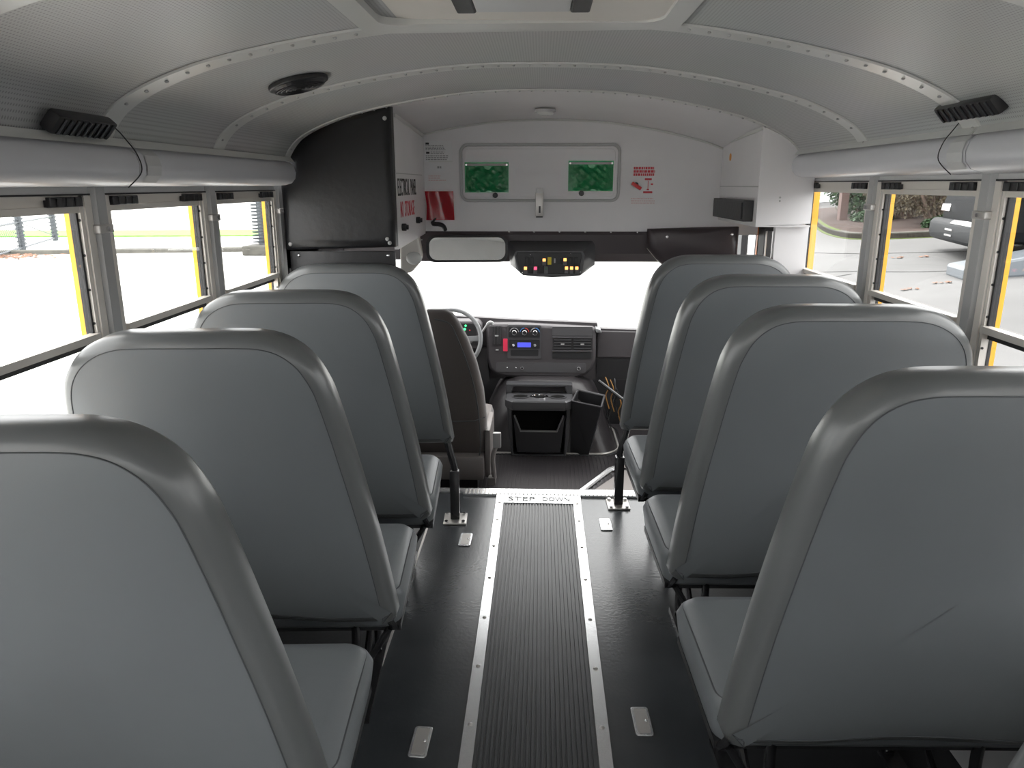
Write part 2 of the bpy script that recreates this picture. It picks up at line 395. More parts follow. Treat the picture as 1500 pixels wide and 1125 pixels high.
# ------------------------------------------------------------------ side walls and windows
HEAD = {-1: 1.535, 1: 1.570}
SILL = .80
PIL = {-1: [3.24, 2.565, 1.90, 1.225, .55, -.125, -.80, -1.475], 1: [3.55, 2.79, 2.085, 1.39, .69, -.01, -.71, -1.41]}
FE = {-1: 3.30, 1: 3.62}      # wall end in front
HW = .055
for s, nm in ((-1, 'left'), (1, 'right')):
    h = HEAD[s]
    bm = nb()
    X0, X1 = (s*WX, s*(WX+.028))
    box(bm, X0, X1, YR, FE[s], -.02, SILL); box(bm, X0, X1, YR, FE[s], h, 1.72)
    P_ = PIL[s]
    for c in P_: box(bm, X0, X1, c-HW, c+HW, SILL, h)
    box(bm, X0, X1, YR, P_[-1]-HW-.3, SILL, h); box(bm, X0, X1, P_[0]+HW, FE[s], SILL, h)
    struct('wall_'+nm, bm, 'painted_steel')
    # lower outside skin
    bm = nb(); box(bm, s*(WX+.030), s*(WX+.045), YR, FE[s]+.4, -.35, SILL-.015); struct('trim_%d' % (30+s), bm, 'yellow_paint')
    # wall heat / seat rail
    bm = nb(); box(bm, s*WX, s*(WX-.03), YR, FE[s], .30, .36); struct('trim_%d' % (33+s), bm, 'aluminium')
    # ledge under windows
    bm = nb(); box(bm, s*WX, s*(WX-.012), YR, FE[s], SILL-.05, SILL-.005); struct('trim_%d' % (36+s), bm, 'aluminium')
    # header lip + dark line
    bm = nb(); box(bm, s*WX, s*(WX-.004), YR, FE[s], h-.001, h+.003); struct('trim_%d' % (39+s), bm, 'black_rubber')
    # pillar covers
    for k, c in enumerate(P_[:4]):
        bm = nb(); x = s*WX
        prism(bm, [(s*(WX), c-.026), (s*(WX-.016), c-.020), (s*(WX-.016), c+.020), (s*WX, c+.026)], lambda u, v, d: (u, v, d), SILL-.05, h+.03)
        o = struct('trim_%d' % (50+k+10*(s+1)), bm, 'pillar_grey')
        for dy in (-.040, .040):
            bm = nb(); box(bm, s*WX, s*(WX-.005), c+dy-.014, c+dy+.014, SILL, h-.002); obj('edge_channel', bm, 'channel_beige', o)
        bm = nb(); box(bm, s*(WX-.001), s*(WX-.022), c-.032, c+.032, 1.44 + (.03 if s > 0 else 0), 1.462 + (.03 if s > 0 else 0)); obj('clamp', bm, 'aluminium', o, bevel=.003)
        bm = nb(); cyl(bm, (s*(WX-.024), c, 1.451 + (.03 if s > 0 else 0)), .006, .006, 'X', 10); obj('screw', bm, 'chrome', o)
    # windows
    for k in range(len(P_)-1):
        b, a = P_[k]-HW, P_[k+1]+HW
        wn = bpy.data.objects.new('window_%d' % (k+1 + (0 if s < 0 else 10)), None); C.objects.link(wn)
        wn.location = (s*WX, (a+b)/2, SILL); wn['_o'] = list(wn.location); wn['kind'] = 'structure'
        vis = k < 3
        # inner alu jambs
        bm = nb()
        for y0, y1 in ((a, a+.012), (b-.012, b)): box(bm, s*(WX+.001), s*(WX+.020), y0, y1, SILL, h)
        box(bm, s*(WX+.001), s*(WX+.020), a, b, SILL, SILL+.012); box(bm, s*(WX+.001), s*(WX+.020), a, b, h-.010, h)
        obj('frame', bm, 'channel_beige', wn)
        if vis:
            for q in range(8):
                bm = nb(); z = .88 + q*.085
                cyl(bm, (s*(WX+.0055), b-.0125, z), .0035, .003, 'Y', 8); obj('frame_hole', bm, 'black_rubber', wn)
        bm = nb()
        for y0, y1 in ((a, a+.014), (b-.014, b)): box(bm, s*(WX+.0205), s*(WX+.029), y0, y1, SILL, h)
        box(bm, s*(WX+.0205), s*(WX+.029), a, b, SILL, SILL+.012); box(bm, s*(WX+.0205), s*(WX+.029), a, b, h-.012, h)
        obj('gasket', bm, 'black_rubber', wn)
        bm = nb()
        for y0, y1 in ((a-.02, a+.010), (b-.010, b+.02)): box(bm, s*(WX+.0295), s*(WX+.044), y0, y1, SILL-.02, h)
        obj('outer_flange', bm, 'yellow_paint', wn)
        # sashes
        bm = nb(); g = WX+.012
        zt = h-.028
        box(bm, s*(g-.010), s*(g+.005), a+.012, b-.012, zt-.014, zt+.002); box(bm, s*(g-.003), s*(g+.003), a+.012, b-.012, zt, h-.010)
        box(bm, s*(g-.020), s*(g+.005), a+.012, b-.012, 1.178, 1.196)
        us = obj('upper_sash', bm, 'channel_beige', wn)
        for y0, y1 in ((a+.012, a+.020), (b-.020, b-.012)): bm = nb(); box(bm, s*(g-.004), s*(g+.005), y0, y1, 1.178, zt); obj('sash_seal', bm, 'black_rubber', us)
        if vis:
            for yy in (a+.075, b-.075):
                bm = nb(); box(bm, s*(WX-.010), s*(WX+.008), yy-.062, yy+.062, h-.027, h-.004)
                for q in (-.03, .005, .04): box(bm, s*(WX-.014), s*(WX-.008), yy+q-.010, yy+q+.010, h-.026, h-.006)
                obj('latch', bm, 'black_plastic', us, bevel=.002)
        bm = nb(); box(bm, s*(g-.002), s*(g+.002), a+.014, b-.014, 1.19, zt); obj('upper_pane', bm, 'pane_glass', wn)
        bm = nb(); g2 = WX+.021
        box(bm, s*(g2-.006), s*(g2+.005), a+.012, b-.012, 1.160, 1.178)
        box(bm, s*(g2-.006), s*(g2+.005), a+.012, b-.012, SILL+.012, SILL+.03)
        obj('lower_sash', bm, 'black_rubber', wn)
        bm = nb(); box(bm, s*(g2-.002), s*(g2+.002), a+.014, b-.014, SILL+.03, 1.16); obj('lower_pane', bm, 'pane_glass', wn)
    # raceway cover above the windows
    dz = .0 if s < 0 else .033
    prof = [(WX+.01, 1.655), (1.085, 1.655), (1.062, 1.648), (1.045, 1.632), (1.038, 1.606), (1.042, 1.582), (1.058, 1.564), (1.085, 1.556), (WX+.01, 1.553)]
    segs = ((YR+.02, 1.925), (1.93, 3.20)) if s < 0 else ((YR+.02, 2.02), (2.025, 3.60))
    for q, (y0, y1) in enumerate(segs):
        side = 'left' if s < 0 else 'right'
        t = thing('raceway_cover', ('rounded grey cable cover above the %s windows, ' % side) + ('nearest length running out of the frame' if q == 0 else 'far length ending by the %s' % ('black padded panel' if s < 0 else 'white corner cabinet')), 'cable cover', (s*1.1, (y0+y1)/2, 1.6), 'cable covers above the windows')
        bm = nb(); n_ = 5; rings = []
        endr = [(y0, 1.0), (y1-.05, 1.0)] + ([(y1-.02, .97), (y1-.006, .90), (y1, .78)] if q == 1 and s < 0 else [(y1, 1.0)])
        for y, k_ in endr: rings.append([(s*(WX+.01 - (WX+.01-px)*k_), y, 1.604+dz+(pz-1.604)*(.5+.5*k_)) for px, pz in prof])
        loft(bm, rings); cv = obj('cover', bm, 'raceway_plastic', t, smooth=True, angle=50)
        bm = nb(); prism(bm, [(s*1.045, 1.648+dz), (s*1.06, 1.668+dz), (s*1.10, 1.672+dz), (s*1.10, 1.655+dz)], lambda u, v, d: (u, d, v), y0, y1-.02 if q == 1 else y1)
        obj('top_flange', bm, 'rib_steel', t)
        if q == 1:
            bm = nb(); yy = 1.96 if s < 0 else 2.035
            rings = [[(s*(px-.0025) if px < 1.1 else s*px, y, pz+dz) for px, pz in prof[2:7]] for y in (yy, yy+.075)]
            loft(bm, rings, close=False, cap=False)
            obj('joint_patch', bm, 'raceway_patch' if s > 0 else 'painted_steel', t)
    # little wire from the lamp to the cover
    yl = 1.86 if s < 0 else 2.08
    bm = nb(); tube(bm, smoothpath([(s*1.055, yl-.06, 1.71+dz*.6), (s*1.052, yl, 1.69+dz), (s*1.045, yl+.03, 1.665+dz), (s*1.032, yl+.05, 1.63+dz), (s*1.032, yl+.06, 1.59+dz), (s*1.06, yl+.04, 1.552+dz)]), .0015, 6)
    tag(obj('lamp_wire', bm, 'black_rubber', smooth=True), 'thin wire from the black louvred light over the %s cable cover' % ('left' if s < 0 else 'right'), 'wire', 'lamp wires')

# rear wall with a wide emergency door window behind the camera
bm = nb(); box(bm, -1.2, 1.2, YR-.05, YR, 0, .85); box(bm, -1.2, 1.2, YR-.05, YR, 1.6, 1.97)
for x0, x1 in ((-1.2, -.95), (-.42, -.34), (.34, .42), (.95, 1.2)): box(bm, x0, x1, YR-.05, YR, .85, 1.6)
struct('wall_rear', bm, 'painted_steel')
for i, (x0, x1) in enumerate(((-.95, -.42), (-.34, .34), (.42, .95))):
    bm = nb(); box(bm, x0, x1, YR-.03, YR-.025, .85, 1.6); struct('window_%d' % (21+i), bm, 'pane_glass')

# ------------------------------------------------------------------ front header wall
FY = 4.10
def FW(px, py): return (-.46+(px-673)*.0036, 1.767-(py-210)*.003465)
bm = nb()
top = [(x, z-.052-.012*abs(x)) for x, z in PP if True]
prism(bm, [(-1.14, 1.30)] + top + [(1.14, 1.30)], XZ, FY, FY+.05)
struct('wall_front', bm, 'white_panel')
bm = nb()   # small cove where ceiling meets header
tube(bm, [(x, FY-.004, z-.004) for x, z in top], .006, 6); struct('trim_90', bm, 'rib_steel', smooth=True)

# storage door in the header wall
t = thing('header_compartment_door', 'white header compartment door with rounded rim between the decals', 'compartment door', (-.04, FY, 1.6))
x0, z1 = FW(673, 210); x1, z0 = FW(907, 296)
bm = nb(); out = rrect(x0, x1, z0, z1, .045, 8); inn = rrect(x0+.014, x1-.014, z0+.014, z1-.014, .034, 8)
loft(bm, [[(u, FY-.001, v) for u, v in out], [(u, FY-.010, v) for u, v in out], [(u+(0), FY-.010, v) for u, v in inn], [(u, FY-.003, v) for u, v in inn]], cap=False)
obj('rim', bm, 'pillar_grey', t, bevel=.002)
bm = nb(); inn2 = rrect(x0+.014, x1-.014, z0+.014, z1-.014, .034, 8); prism(bm, inn2, XZ, FY-.006, FY); obj('door_panel', bm, 'white_panel', t, bevel=.003)
bm = nb(); prism(bm, rrect(x0+.028, x1-.028, z0+.028, z1-.028, .026, 8), XZ, FY-.009, FY-.006); pn = obj('raised_panel', bm, 'white_panel', t, bevel=.002)
u, v = FW(780, 253)
obj('embossed_lettering', text_bm('Thomas', .245, .048, frame_front(u+.01, FY-.011, v), .006), 'white_panel', t)
u, v = FW(790, 296)
bm = nb(); box(bm, u-.021, u+.021, FY-.034, FY-.010, v-.073, v+.052, bev=.004); lt = obj('latch', bm, 'aluminium', t, smooth=True)
bm = nb(); box(bm, u-.019, u+.019, FY-.038, FY-.010, v+.045, v+.072, bev=.005); obj('hasp', bm, 'raceway_patch', lt)
bm = nb(); box(bm, u-.004, u+.006, FY-.0355, FY-.033, v-.055, v-.020); obj('keyway', bm, 'black_plastic', lt)
bm = nb(); box(bm, u-.018, u+.018, FY-.030, FY-.012, v-.079, v-.073); obj('catch', bm, 'black_plastic', lt)
for px, py in ((725, 286), (851, 283)):
    u, v = FW(px, py); bm = nb(); cyl(bm, (u, FY-.016, v), .014, .016, 'Y', 16); obj('button', bm, 'black_plastic', t, bevel=.003)
for (a, b, c, d), wh in (((681, 238, 744, 281), 'left'), ((832, 236, 896, 279), 'right')):
    x0, z1 = FW(a, b); x1, z0 = FW(c, d)
    t = thing('green_pouch', 'green plastic pouch hanging on the %s half of the white compartment door' % wh, 'pouch', ((x0+x1)/2, FY-.01, z0), 'green pouches')
    bm = nb(); n = 40; m_ = 26; G = []
    for j in range(m_+1):
        row = []
        for i in range(n+1):
            U, W_ = i/n, j/m_
            bulge = math.sin(PI*U)*math.sin(PI*min(1, W_*1.15))*.012 + (math.sin(U*9+W_*7)+math.sin(U*19-W_*13)+.7*math.sin(U*31+W_*23))*.0022*math.sin(PI*U)
            row.append(bm.verts.new((x0+(x1-x0)*U, FY-.014-bulge, z0+(z1-z0)*W_*.93)))
        G.append(row)
    for j in range(m_):
        for i in range(n): bm.faces.new((G[j][i], G[j][i+1], G[j+1][i+1], G[j+1][i]))
    bmesh.ops.solidify(bm, geom=list(bm.faces), thickness=.003)
    obj('pouch_front', bm, 'green_vinyl', t, smooth=True)
    bm = nb(); box(bm, x0-.002, x1+.002, FY-.013, FY-.009, z0-.003, z1+.002); obj('pouch_back', bm, 'green_vinyl', t)
    bm = nb(); box(bm, x0+.01, x1-.01, FY-.018, FY-.013, z1-.016, z1-.006); obj('zip', bm, 'pillar_grey', t)
    for xx in (x0+.007, x1-.007):
        bm = nb(); cyl(bm, (xx, FY-.017, z1-.011), .005, .004, 'Y', 10); obj('rivet', bm, 'chrome', t)

# notices and decals
def card(name, label, cat, a, b, c, d, m, y=FY-.002):
    x0, z1 = FW(a, b); x1, z0 = FW(c, d)
    t = thing(name, label, cat, ((x0+x1)/2, y, z0))
    bm = nb(); box(bm, x0, x1, y-.0012, y+.0018, z0, z1); obj('sheet', bm, m, t)
    return t, x0, x1, z0, z1
def lines(bm, x0, x1, z0, z1, n, y, fill=.8, words=True, h=.55):
    dz = (z1-z0)/n
    for k in range(n):
        z = z1-(k+.5)*dz; x = x0; xe = x0+(x1-x0)*(fill+random.random()*(1-fill))
        while x < xe:
            w = random.uniform(.006, .016) if words else xe-x
            box(bm, x, min(x+w, xe), y-.0006, y, z-dz*h/2, z+dz*h/2); x += w+.003
t, x0, x1, z0, z1 = card('printed_notice', 'white printed notice with two black boxes, topmost on the header wall left', 'notice', 622, 206, 662, 237, 'paper')
bm = nb(); y = FY-.0034
box(bm, x0+.006, x0+.024, y-.0006, y, z1-.020, z1-.010); obj('heading_box', bm, 'black_ink', t)
bm = nb(); box(bm, x0+.008, x0+.026, y-.0006, y, z1-.066, z1-.056); obj('heading_box', bm, 'black_ink', t)
bm = nb(); lines(bm, x0+.006, x1-.03, z1-.05, z1-.022, 4, y); lines(bm, x0+.032, x1-.03, z1-.068, z1-.054, 2, y); lines(bm, x0+.006, x1-.02, z0+.008, z1-.072, 3, y)
obj('print', bm, 'grey_ink', t)
bm = nb(); box(bm, x0+.02, x1+.002, y-.001, y, z0, z0+.006); obj('clear_edge', bm, 'lens_white', t)
t, x0, x1, z0, z1 = card('small_label', 'small white label just under the printed notice', 'notice', 629, 239, 650, 251, 'paper')
bm = nb(); lines(bm, x0+.04, x1-.008, z0+.012, z1-.010, 1, y); obj('print', bm, 'grey_ink', t)
t, x0, x1, z0, z1 = card('faint_decal', 'faint decal with pale red print between small label and red placard', 'decal', 624, 253, 657, 274, 'white_panel')
bm = nb(); lines(bm, x0+.01, x1-.01, z0+.03, z1-.01, 3, y, .6, h=.3); obj('print', bm, 'pale_red_ink', t)
# glossy red placard, curling
x0, z1 = FW(621, 280); x1, z0 = FW(663, 323)
bm = nb(); n = 12; G = []
for j in range(9):
    row = []
    for i in range(n+1):
        U, W_ = i/n, j/8
        cx = x0+.006*math.sin(W_*PI)*(1-U); row.append(bm.verts.new((cx+(x1-cx)*U+.004*(1-W_), FY-.006-.009*math.exp(-((U-.12)/.22)**2)-.004*math.sin(U*7+W_*2), z0+(z1-z0)*W_)))
    G.append(row)
for j in range(8):
    for i in range(n): bm.faces.new((G[j][i], G[j][i+1], G[j+1][i+1], G[j+1][i]))
bmesh.ops.solidify(bm, geom=list(bm.faces), thickness=.002)
tag(obj('red_placard', bm, 'red_gloss', smooth=True, origin=((x0+x1)/2, FY, z0)), 'glossy red placard stuck on the white header wall left of the green pouches', 'placard')
# black bracket
u, v = FW(634, 325)
bm = nb(); tube(bm, smoothpath([(u+.01, FY-.004, v+.02), (u-.004, FY-.02, v), (u-.002, FY-.03, v-.012), (u+.03, FY-.04, v-.014), (u+.052, FY-.04, v-.024), (u+.062, FY-.035, v-.048)]), [.006]*8+[.012]*22+[.009], 8)
tag(obj('black_bracket', bm, 'black_plastic', smooth=True, origin=(u, FY, v)), 'small bent black bracket below the red placard', 'bracket')
# decal with lever (right)
x0, z1 = FW(925, 243); x1, z0 = FW(959, 299)
t = thing('vent_decal', 'red printed instruction decal with arrow right of the compartment door', 'decal', ((x0+x1)/2, FY, z0))
y = FY-.0015
bm = nb(); lines(bm, x0+.004, x1-.004, z1-.052, z1-.003, 3, y, .9, h=.75); obj('heading', bm, 'red_ink', t)
bm = nb(); xc = x0+.082
box(bm, xc-.0015, xc+.0015, y-.0006, y, z0+.075, z1-.074); box(bm, xc-.006, xc+.006, y-.0006, y, z0+.072, z0+.078); box(bm, xc-.018, xc+.018, y-.0006, y, z1-.072, z1-.062)
box(bm, xc+.014, xc+.026, y-.0006, y, z0+.098, z0+.106); box(bm, xc-.024, xc+.024, y-.0006, y, z0+.056, z0+.066)
obj('arrow', bm, 'red_ink', t)
bm = nb(); lines(bm, x0-.004, x1, z0, z0+.034, 3, y, .9, h=.35); obj('small_print', bm, 'pale_red_ink', t)
u, v = FW(930, 272)
bm = nb(); cyl(bm, (u, FY-.012, v+.006), .012, .024, 'Y', 14); t = thing('red_lever', 'red emergency lever on a black hub beside the red instruction decal', 'lever', (u, FY, v)); obj('hub', bm, 'black_plastic', t)
bm = nb(); M = Matrix.Translation((u, FY-.028, v)) @ Matrix.Rotation(.55, 4, 'Y'); box(bm, -.028, .030, -.006, .006, -.009, .009, M=M, bev=.004); obj('handle', bm, 'red_plastic', t, smooth=True)

# ------------------------------------------------------------------ electrical cabinet, left front corner
t = thing('electrical_cabinet', 'tall corner cabinet with black padded face and white side marked electrical panel', 'cabinet', (-.9, 3.3, 1.28))
edge = [(-1.128, 1.286), (-1.128, 1.55), (-1.107, 1.60), (-1.088, 1.671), (-1.060, 1.71), (-1.034, 1.745), (-.95, 1.790), (-.859, 1.825), (-.75, 1.852), (-.652, 1.872), (-.652, 1.30)]
bm = nb(); prism(bm, edge, XZ, 3.262, 3.30); obj('mounting_board', bm, 'black_plastic', t)
bm = nb()
def inset(pts, d):
    cx = sum(p[0] for p in pts)/len(pts); cz = sum(p[1] for p in pts)/len(pts)
    return [(x+(cx-x)*d/max(.05, math.hypot(cx-x, cz-z)), z+(cz-z)*d/max(.05, math.hypot(cx-x, cz-z))) for x, z in pts]
loft(bm, [[(u, 3.262, v) for u, v in edge], [(u, 3.248, v) for u, v in edge], [(u, 3.236, v) for u, v in inset(edge, .014)], [(u, 3.232, v) for u, v in inset(edge, .05)]])
pd = obj('padded_face', bm, 'black_vinyl', t, smooth=True, angle=60)
for x, z in ((-.675, 1.822), (-1.105, 1.312), (-.685, 1.335), (-.675, 1.318)):
    bm = nb(); ball(bm, (x, 3.234, z), .009, (1, .6, 1), 10); obj('button', bm, 'pillar_grey', pd, smooth=True)
bm = nb(); box(bm, -1.12, -.66, 3.262, 3.285, .70, 1.28, bev=.006); lp = obj('lower_face', bm, 'black_vinyl', t, smooth=True)
for x in (-1.08, -.69):
    bm = nb(); ball(bm, (x, 3.26, 1.262), .007, (1, .6, 1), 8); obj('button', bm, 'chrome', lp, smooth=True)
bm = nb()   # white side wall of the cabinet
prism(bm, [(3.30, 1.285), (3.30, 1.848), (FY, 1.812), (FY, 1.305)], YZ, -.668, -.650)
sd = obj('side_panel', bm, 'white_panel', t)
bm = nb(); box(bm, -.650, -.6485, 3.31, 4.02, 1.604, 1.608); obj('panel_seam', bm, 'pillar_grey', sd)
bm = nb(); prism(bm, [(3.30, 1.832), (3.30, 1.848), (FY, 1.812), (FY, 1.796)], YZ, -.650, -.644); obj('corner_moulding', bm, 'rib_steel', sd)
obj('black_lettering', text_bm('ELECTRICAL  PANEL', .49, .075, frame_side(-.6495, 3.575, 1.548)), 'black_ink', sd)
for wd, yy, ww in (('NO', 3.415, .07), ('STORAGE', 3.62, .26)): obj('red_lettering', text_bm(wd, ww, .07, frame_side(-.6495, yy, 1.452)), 'red_ink', sd)
for y, z in ((3.40, 1.375), (3.80, 1.388)):
    bm = nb(); cyl(bm, (-.640, y, z), .016, .020, 'X', 16); cyl(bm, (-.626, y, z), .011, .012, 'X', 12); obj('knob', bm, 'black_plastic', sd, bevel=.002)

# ------------------------------------------------------------------ right corner cabinet
t = thing('corner_cabinet', 'white steel cabinet in the right front corner above the entrance door', 'cabinet', (1.0, 3.4, 1.4))
cx0, cy0 = .905, 3.38
bm = nb()
ft = [(x, z-.008) for x, z in PP if x >= cx0-.01]
prism(bm, [(cx0, 1.385), (cx0, ceil_z(cx0)-.008)] + ft[1:] + [(1.14, 1.64), (1.14, 1.395)], XZ, cy0, cy0+.015)
fp = obj('front_face', bm, 'white_panel', t)
for z in (1.505, 1.490):
    bm = nb(); cyl(bm, (1.0, cy0-.001, z), .004, .004, 'Y', 8); obj('screw', bm, 'pillar_grey', fp)
bm = nb(); prism(bm, [(cy0+.016, 1.385), (cy0+.016, ceil_z(cx0)-.01), (FY-.002, 1.76), (FY-.002, 1.385)], YZ, cx0, cx0+.014); sp = obj('side_face', bm, 'white_panel', t)
bm = nb(); box(bm, cx0-.0015, cx0, cy0+.01, FY, 1.548, 1.552); obj('panel_seam', bm, 'pillar_grey', sp)
bm = nb(); prism(bm, [(cy0, 1.782), (cy0, 1.797), (FY, 1.768), (FY, 1.752)], YZ, cx0-.006, cx0); obj('corner_moulding', bm, 'rib_steel', sp)
bm = nb(); box(bm, cx0, 1.14, cy0, FY, 1.380, 1.386); obj('bottom_panel', bm, 'white_panel', t)
bm = nb(); cyl(bm, (cx0-.001, 3.92, 1.69), .018, .002, 'X', 16, M=None); tag(obj('round_sticker', bm, 'orange_sticker', origin=(cx0, 3.92, 1.69)), 'small orange sticker on the side of the white corner cabinet', 'sticker')
t = thing('black_speaker_box', 'black box speaker fixed under the orange sticker on the corner cabinet', 'speaker', (cx0-.02, 3.75, 1.4))
bm = nb(); box(bm, cx0-.045, cx0, 3.43, 4.03, 1.400, 1.492, bev=.004); obj('speaker_case', bm, 'black_plastic', t)
bm = nb(); box(bm, cx0-.049, cx0-.045, 3.45, 4.01, 1.41, 1.482); obj('grille', bm, 'black_vinyl', t)
# white wall panel ahead of the last right window, behind the entrance door
bm = nb(); box(bm, 1.005, 1.15, 3.42, 3.45, -.25, 1.385); struct('wall_door_return', bm, 'white_panel')

# padded header and trim above the windscreen
t = thing('windscreen_header', 'dark vinyl header trim with a row of studs above the windscreen', 'trim panel', (-.05, FY, 1.2))
hb = nb(); prism(hb, [(FY-.004, 1.316), (FY-.010, 1.30), (FY-.004, 1.20), (FY+.06, 1.150), (FY+.14, 1.145), (FY+.14, 1.32)], YZ, -.75, 1.0)
obj('header_vinyl', hb, 'brown_black_vinyl', t)
for px in (745, 782, 820, 858, 896, 935):
    u, v = FW(px, 341); bm = nb(); ball(bm, (u, FY-.010, v), .005, (1, .5, 1), 8); obj('stud', bm, 'chrome', t, smooth=True)
t = thing('padded_header', 'dark padded vinyl panel with tufted buttons above the entrance door', 'padded panel', (.77, FY, 1.2))
px_ = [(.535, 1.30), (.535, 1.232), (.585, 1.175), (.66, 1.12), (1.01, 1.12), (1.01, 1.345), (.80, 1.340), (.535, 1.332)]
bm = nb(); loft(bm, [[(u, FY, v) for u, v in px_], [(u, FY-.035, v) for u, v in px_], [(u, FY-.05, v) for u, v in inset(px_, .018)], [(u, FY-.054, v) for u, v in inset(px_, .05)]])
obj('pad', bm, 'brown_black_vinyl', t, smooth=True, angle=60)
for px, py in ((977, 347), (1071, 343)):
    u, v = FW(px, py); bm = nb(); ball(bm, (u, FY-.052, v), .009, (1, .6, 1), 10); obj('button', bm, 'chrome', t, smooth=True)
bm = nb(); tube(bm, [(.537, FY-.03, 1.235), (.60, FY-.03, 1.165), (.66, FY-.03, 1.12)], .006, 6); obj('edge_piping', bm, 'channel_beige', t)

# entrance door (right), folding glass door
t = bpy.data.objects.new('door_1', None); C.objects.link(t); t.location = (1.13, 4.2, -.5); t['_o'] = list(t.location); t['kind'] = 'structure'
bm = nb()
for y0, y1 in ((3.62, 3.70), (3.98, 4.09), (4.115, 4.145), (4.42, 4.52), (4.66, 4.75)): box(bm, 1.12, 1.16, y0, y1, -.5, 1.36)
box(bm, 1.12, 1.16, 3.62, 4.75, 1.335, 1.38); box(bm, 1.12, 1.16, 3.62, 4.75, -.5, -.3)
obj('frame', bm, 'black_rubber', t)
bm = nb(); box(bm, 1.115, 1.12, 3.93, 3.945, -.4, 1.33); obj('grab_bar', bm, 'aluminium', t)
bm = nb(); box(bm, 1.118, 1.165, 4.09, 4.115, -.5, 1.345); box(bm, 1.118, 1.165, 4.115, 4.42, 1.325, 1.345); obj('orange_edge', bm, 'orange_paint', t)
bm = nb(); box(bm, 1.138, 1.142, 3.70, 4.66, -.3, 1.34); obj('pane', bm, 'pane_glass', t)
# outer yellow stub
bm = nb(); box(bm, 1.19, 1.23, 3.55, 3.62, -.4, 1.6); struct('trim_95', bm, 'yellow_paint')

# cab side walls (beyond the barriers), with door window on driver side
bm = nb(); box(bm, -1.19, -1.14, 3.30, 6.0, -.3, .62); box(bm, -1.19, -1.14, 3.30, 3.75, .62, 1.35); box(bm, -1.19, -1.14, 4.75, 4.85, .62, 1.2)
box(bm, -1.19, -1.14, 3.30, 5.0, 1.2, 1.35); box(bm, -1.19, -1.15, 3.30, 4.15, 1.35, 1.72)
struct('wall_cab_left', bm, 'dash_plastic')
bm = nb(); box(bm, -1.17, -1.165, 3.75, 4.75, .62, 1.2); struct('window_31', bm, 'pane_glass')
bm = nb(); box(bm, 1.14, 1.19, 4.75, 6.0, -.3, .62); box(bm, 1.14, 1.19, 4.75, 4.82, .62, 1.2); box(bm, 1.15, 1.19, 3.62, 4.15, 1.38, 1.72); struct('wall_cab_right', bm, 'dash_plastic')
bm = nb(); box(bm, -1.15, 1.15, 5.62, 5.66, -.3, .49); struct('wall_firewall', bm, 'dash_dark')
bm = nb(); box(bm, 1.16, 1.165, 4.82, 5.3, .62, 1.1); struct('window_32', bm, 'pane_glass')
bm = nb(); box(bm, -1.2, 1.0, 4.245, 4.42, 1.15, 1.36); struct('ceiling_cab', bm, 'dash_plastic')
# light pillar trim seen between the driver barrier and the mirror
t = thing('belt_pillar_trim', 'pale moulded pillar trim below the electrical cabinet beside the windscreen', 'pillar trim', (-.7, 3.95, 1.2))
bm = nb(); prism(bm, [(-.755, 1.305), (-.66, 1.305), (-.645, 1.20), (-.66, 1.165), (-.70, 1.12), (-.76, 1.10)], XZ, 3.90, 3.97); obj('trim_shell', bm, 'channel_beige', t, bevel=.01)
bm = nb(); ball(bm, (-.685, 3.90, 1.19), .042, (1, .4, .8), 16); obj('bracket_highlight', bm, 'lens_white', t, smooth=True)  # white dome shaped as the bright highlight on the belt bracket, not a lamp
bm = nb(); ball(bm, (-.64, 3.89, 1.285), .004, (1, .6, 1), 8); obj('screw', bm, 'chrome', t)

# windscreen
W0, W1 = (4.35, 1.16), (5.64, .48)
bm = nb(); prism(bm, [(W0[0], W0[1]), (W0[0]+.004, W0[1]+.004), (W1[0]+.004, W1[1]+.004), (W1[0], W1[1])], YZ, -1.14, 1.14)
struct('window_40', bm, 'pane_glass')

# rear view mirror
t = thing('rear_view_mirror', 'wide rear view mirror with black rim hanging above the windscreen', 'mirror', (-.415, 4.0, 1.23))
Mm = Matrix.Translation((-.415, 3.98, 1.233)) @ Matrix.Rotation(math.radians(5), 4, 'Z') @ Matrix.Rotation(math.radians(-5.2), 4, 'X')
F_ = lambda u, v, d: Mm @ Vector((u, d, v))
bm = nb(); r1 = rrect(-.215, .215, -.070, .070, .048, 8); r2 = rrect(-.200, .200, -.059, .059, .040, 8)
loft(bm, [[F_(u, v, .03) for u, v in r2], [F_(u, v, .012) for u, v in r1], [F_(u, v, -.004) for u, v in r1], [F_(u, v, -.006) for u, v in r2], [F_(u, v, -.001) for u, v in r2]], cap=True)
obj('mirror_housing', bm, 'black_plastic', t, smooth=True, angle=35)
bm = nb(); prism(bm, rrect(-.199, .199, -.058, .058, .040, 8), F_, -.0035, -.001); obj('mirror_glass', bm, 'mirror_glass', t)
bm = nb(); tube(bm, [(-.415, 4.03, 1.235), (-.415, 4.08, 1.26), (-.415, 4.12, 1.27)], .014, 10); obj('bracket', bm, 'black_plastic', t, smooth=True)

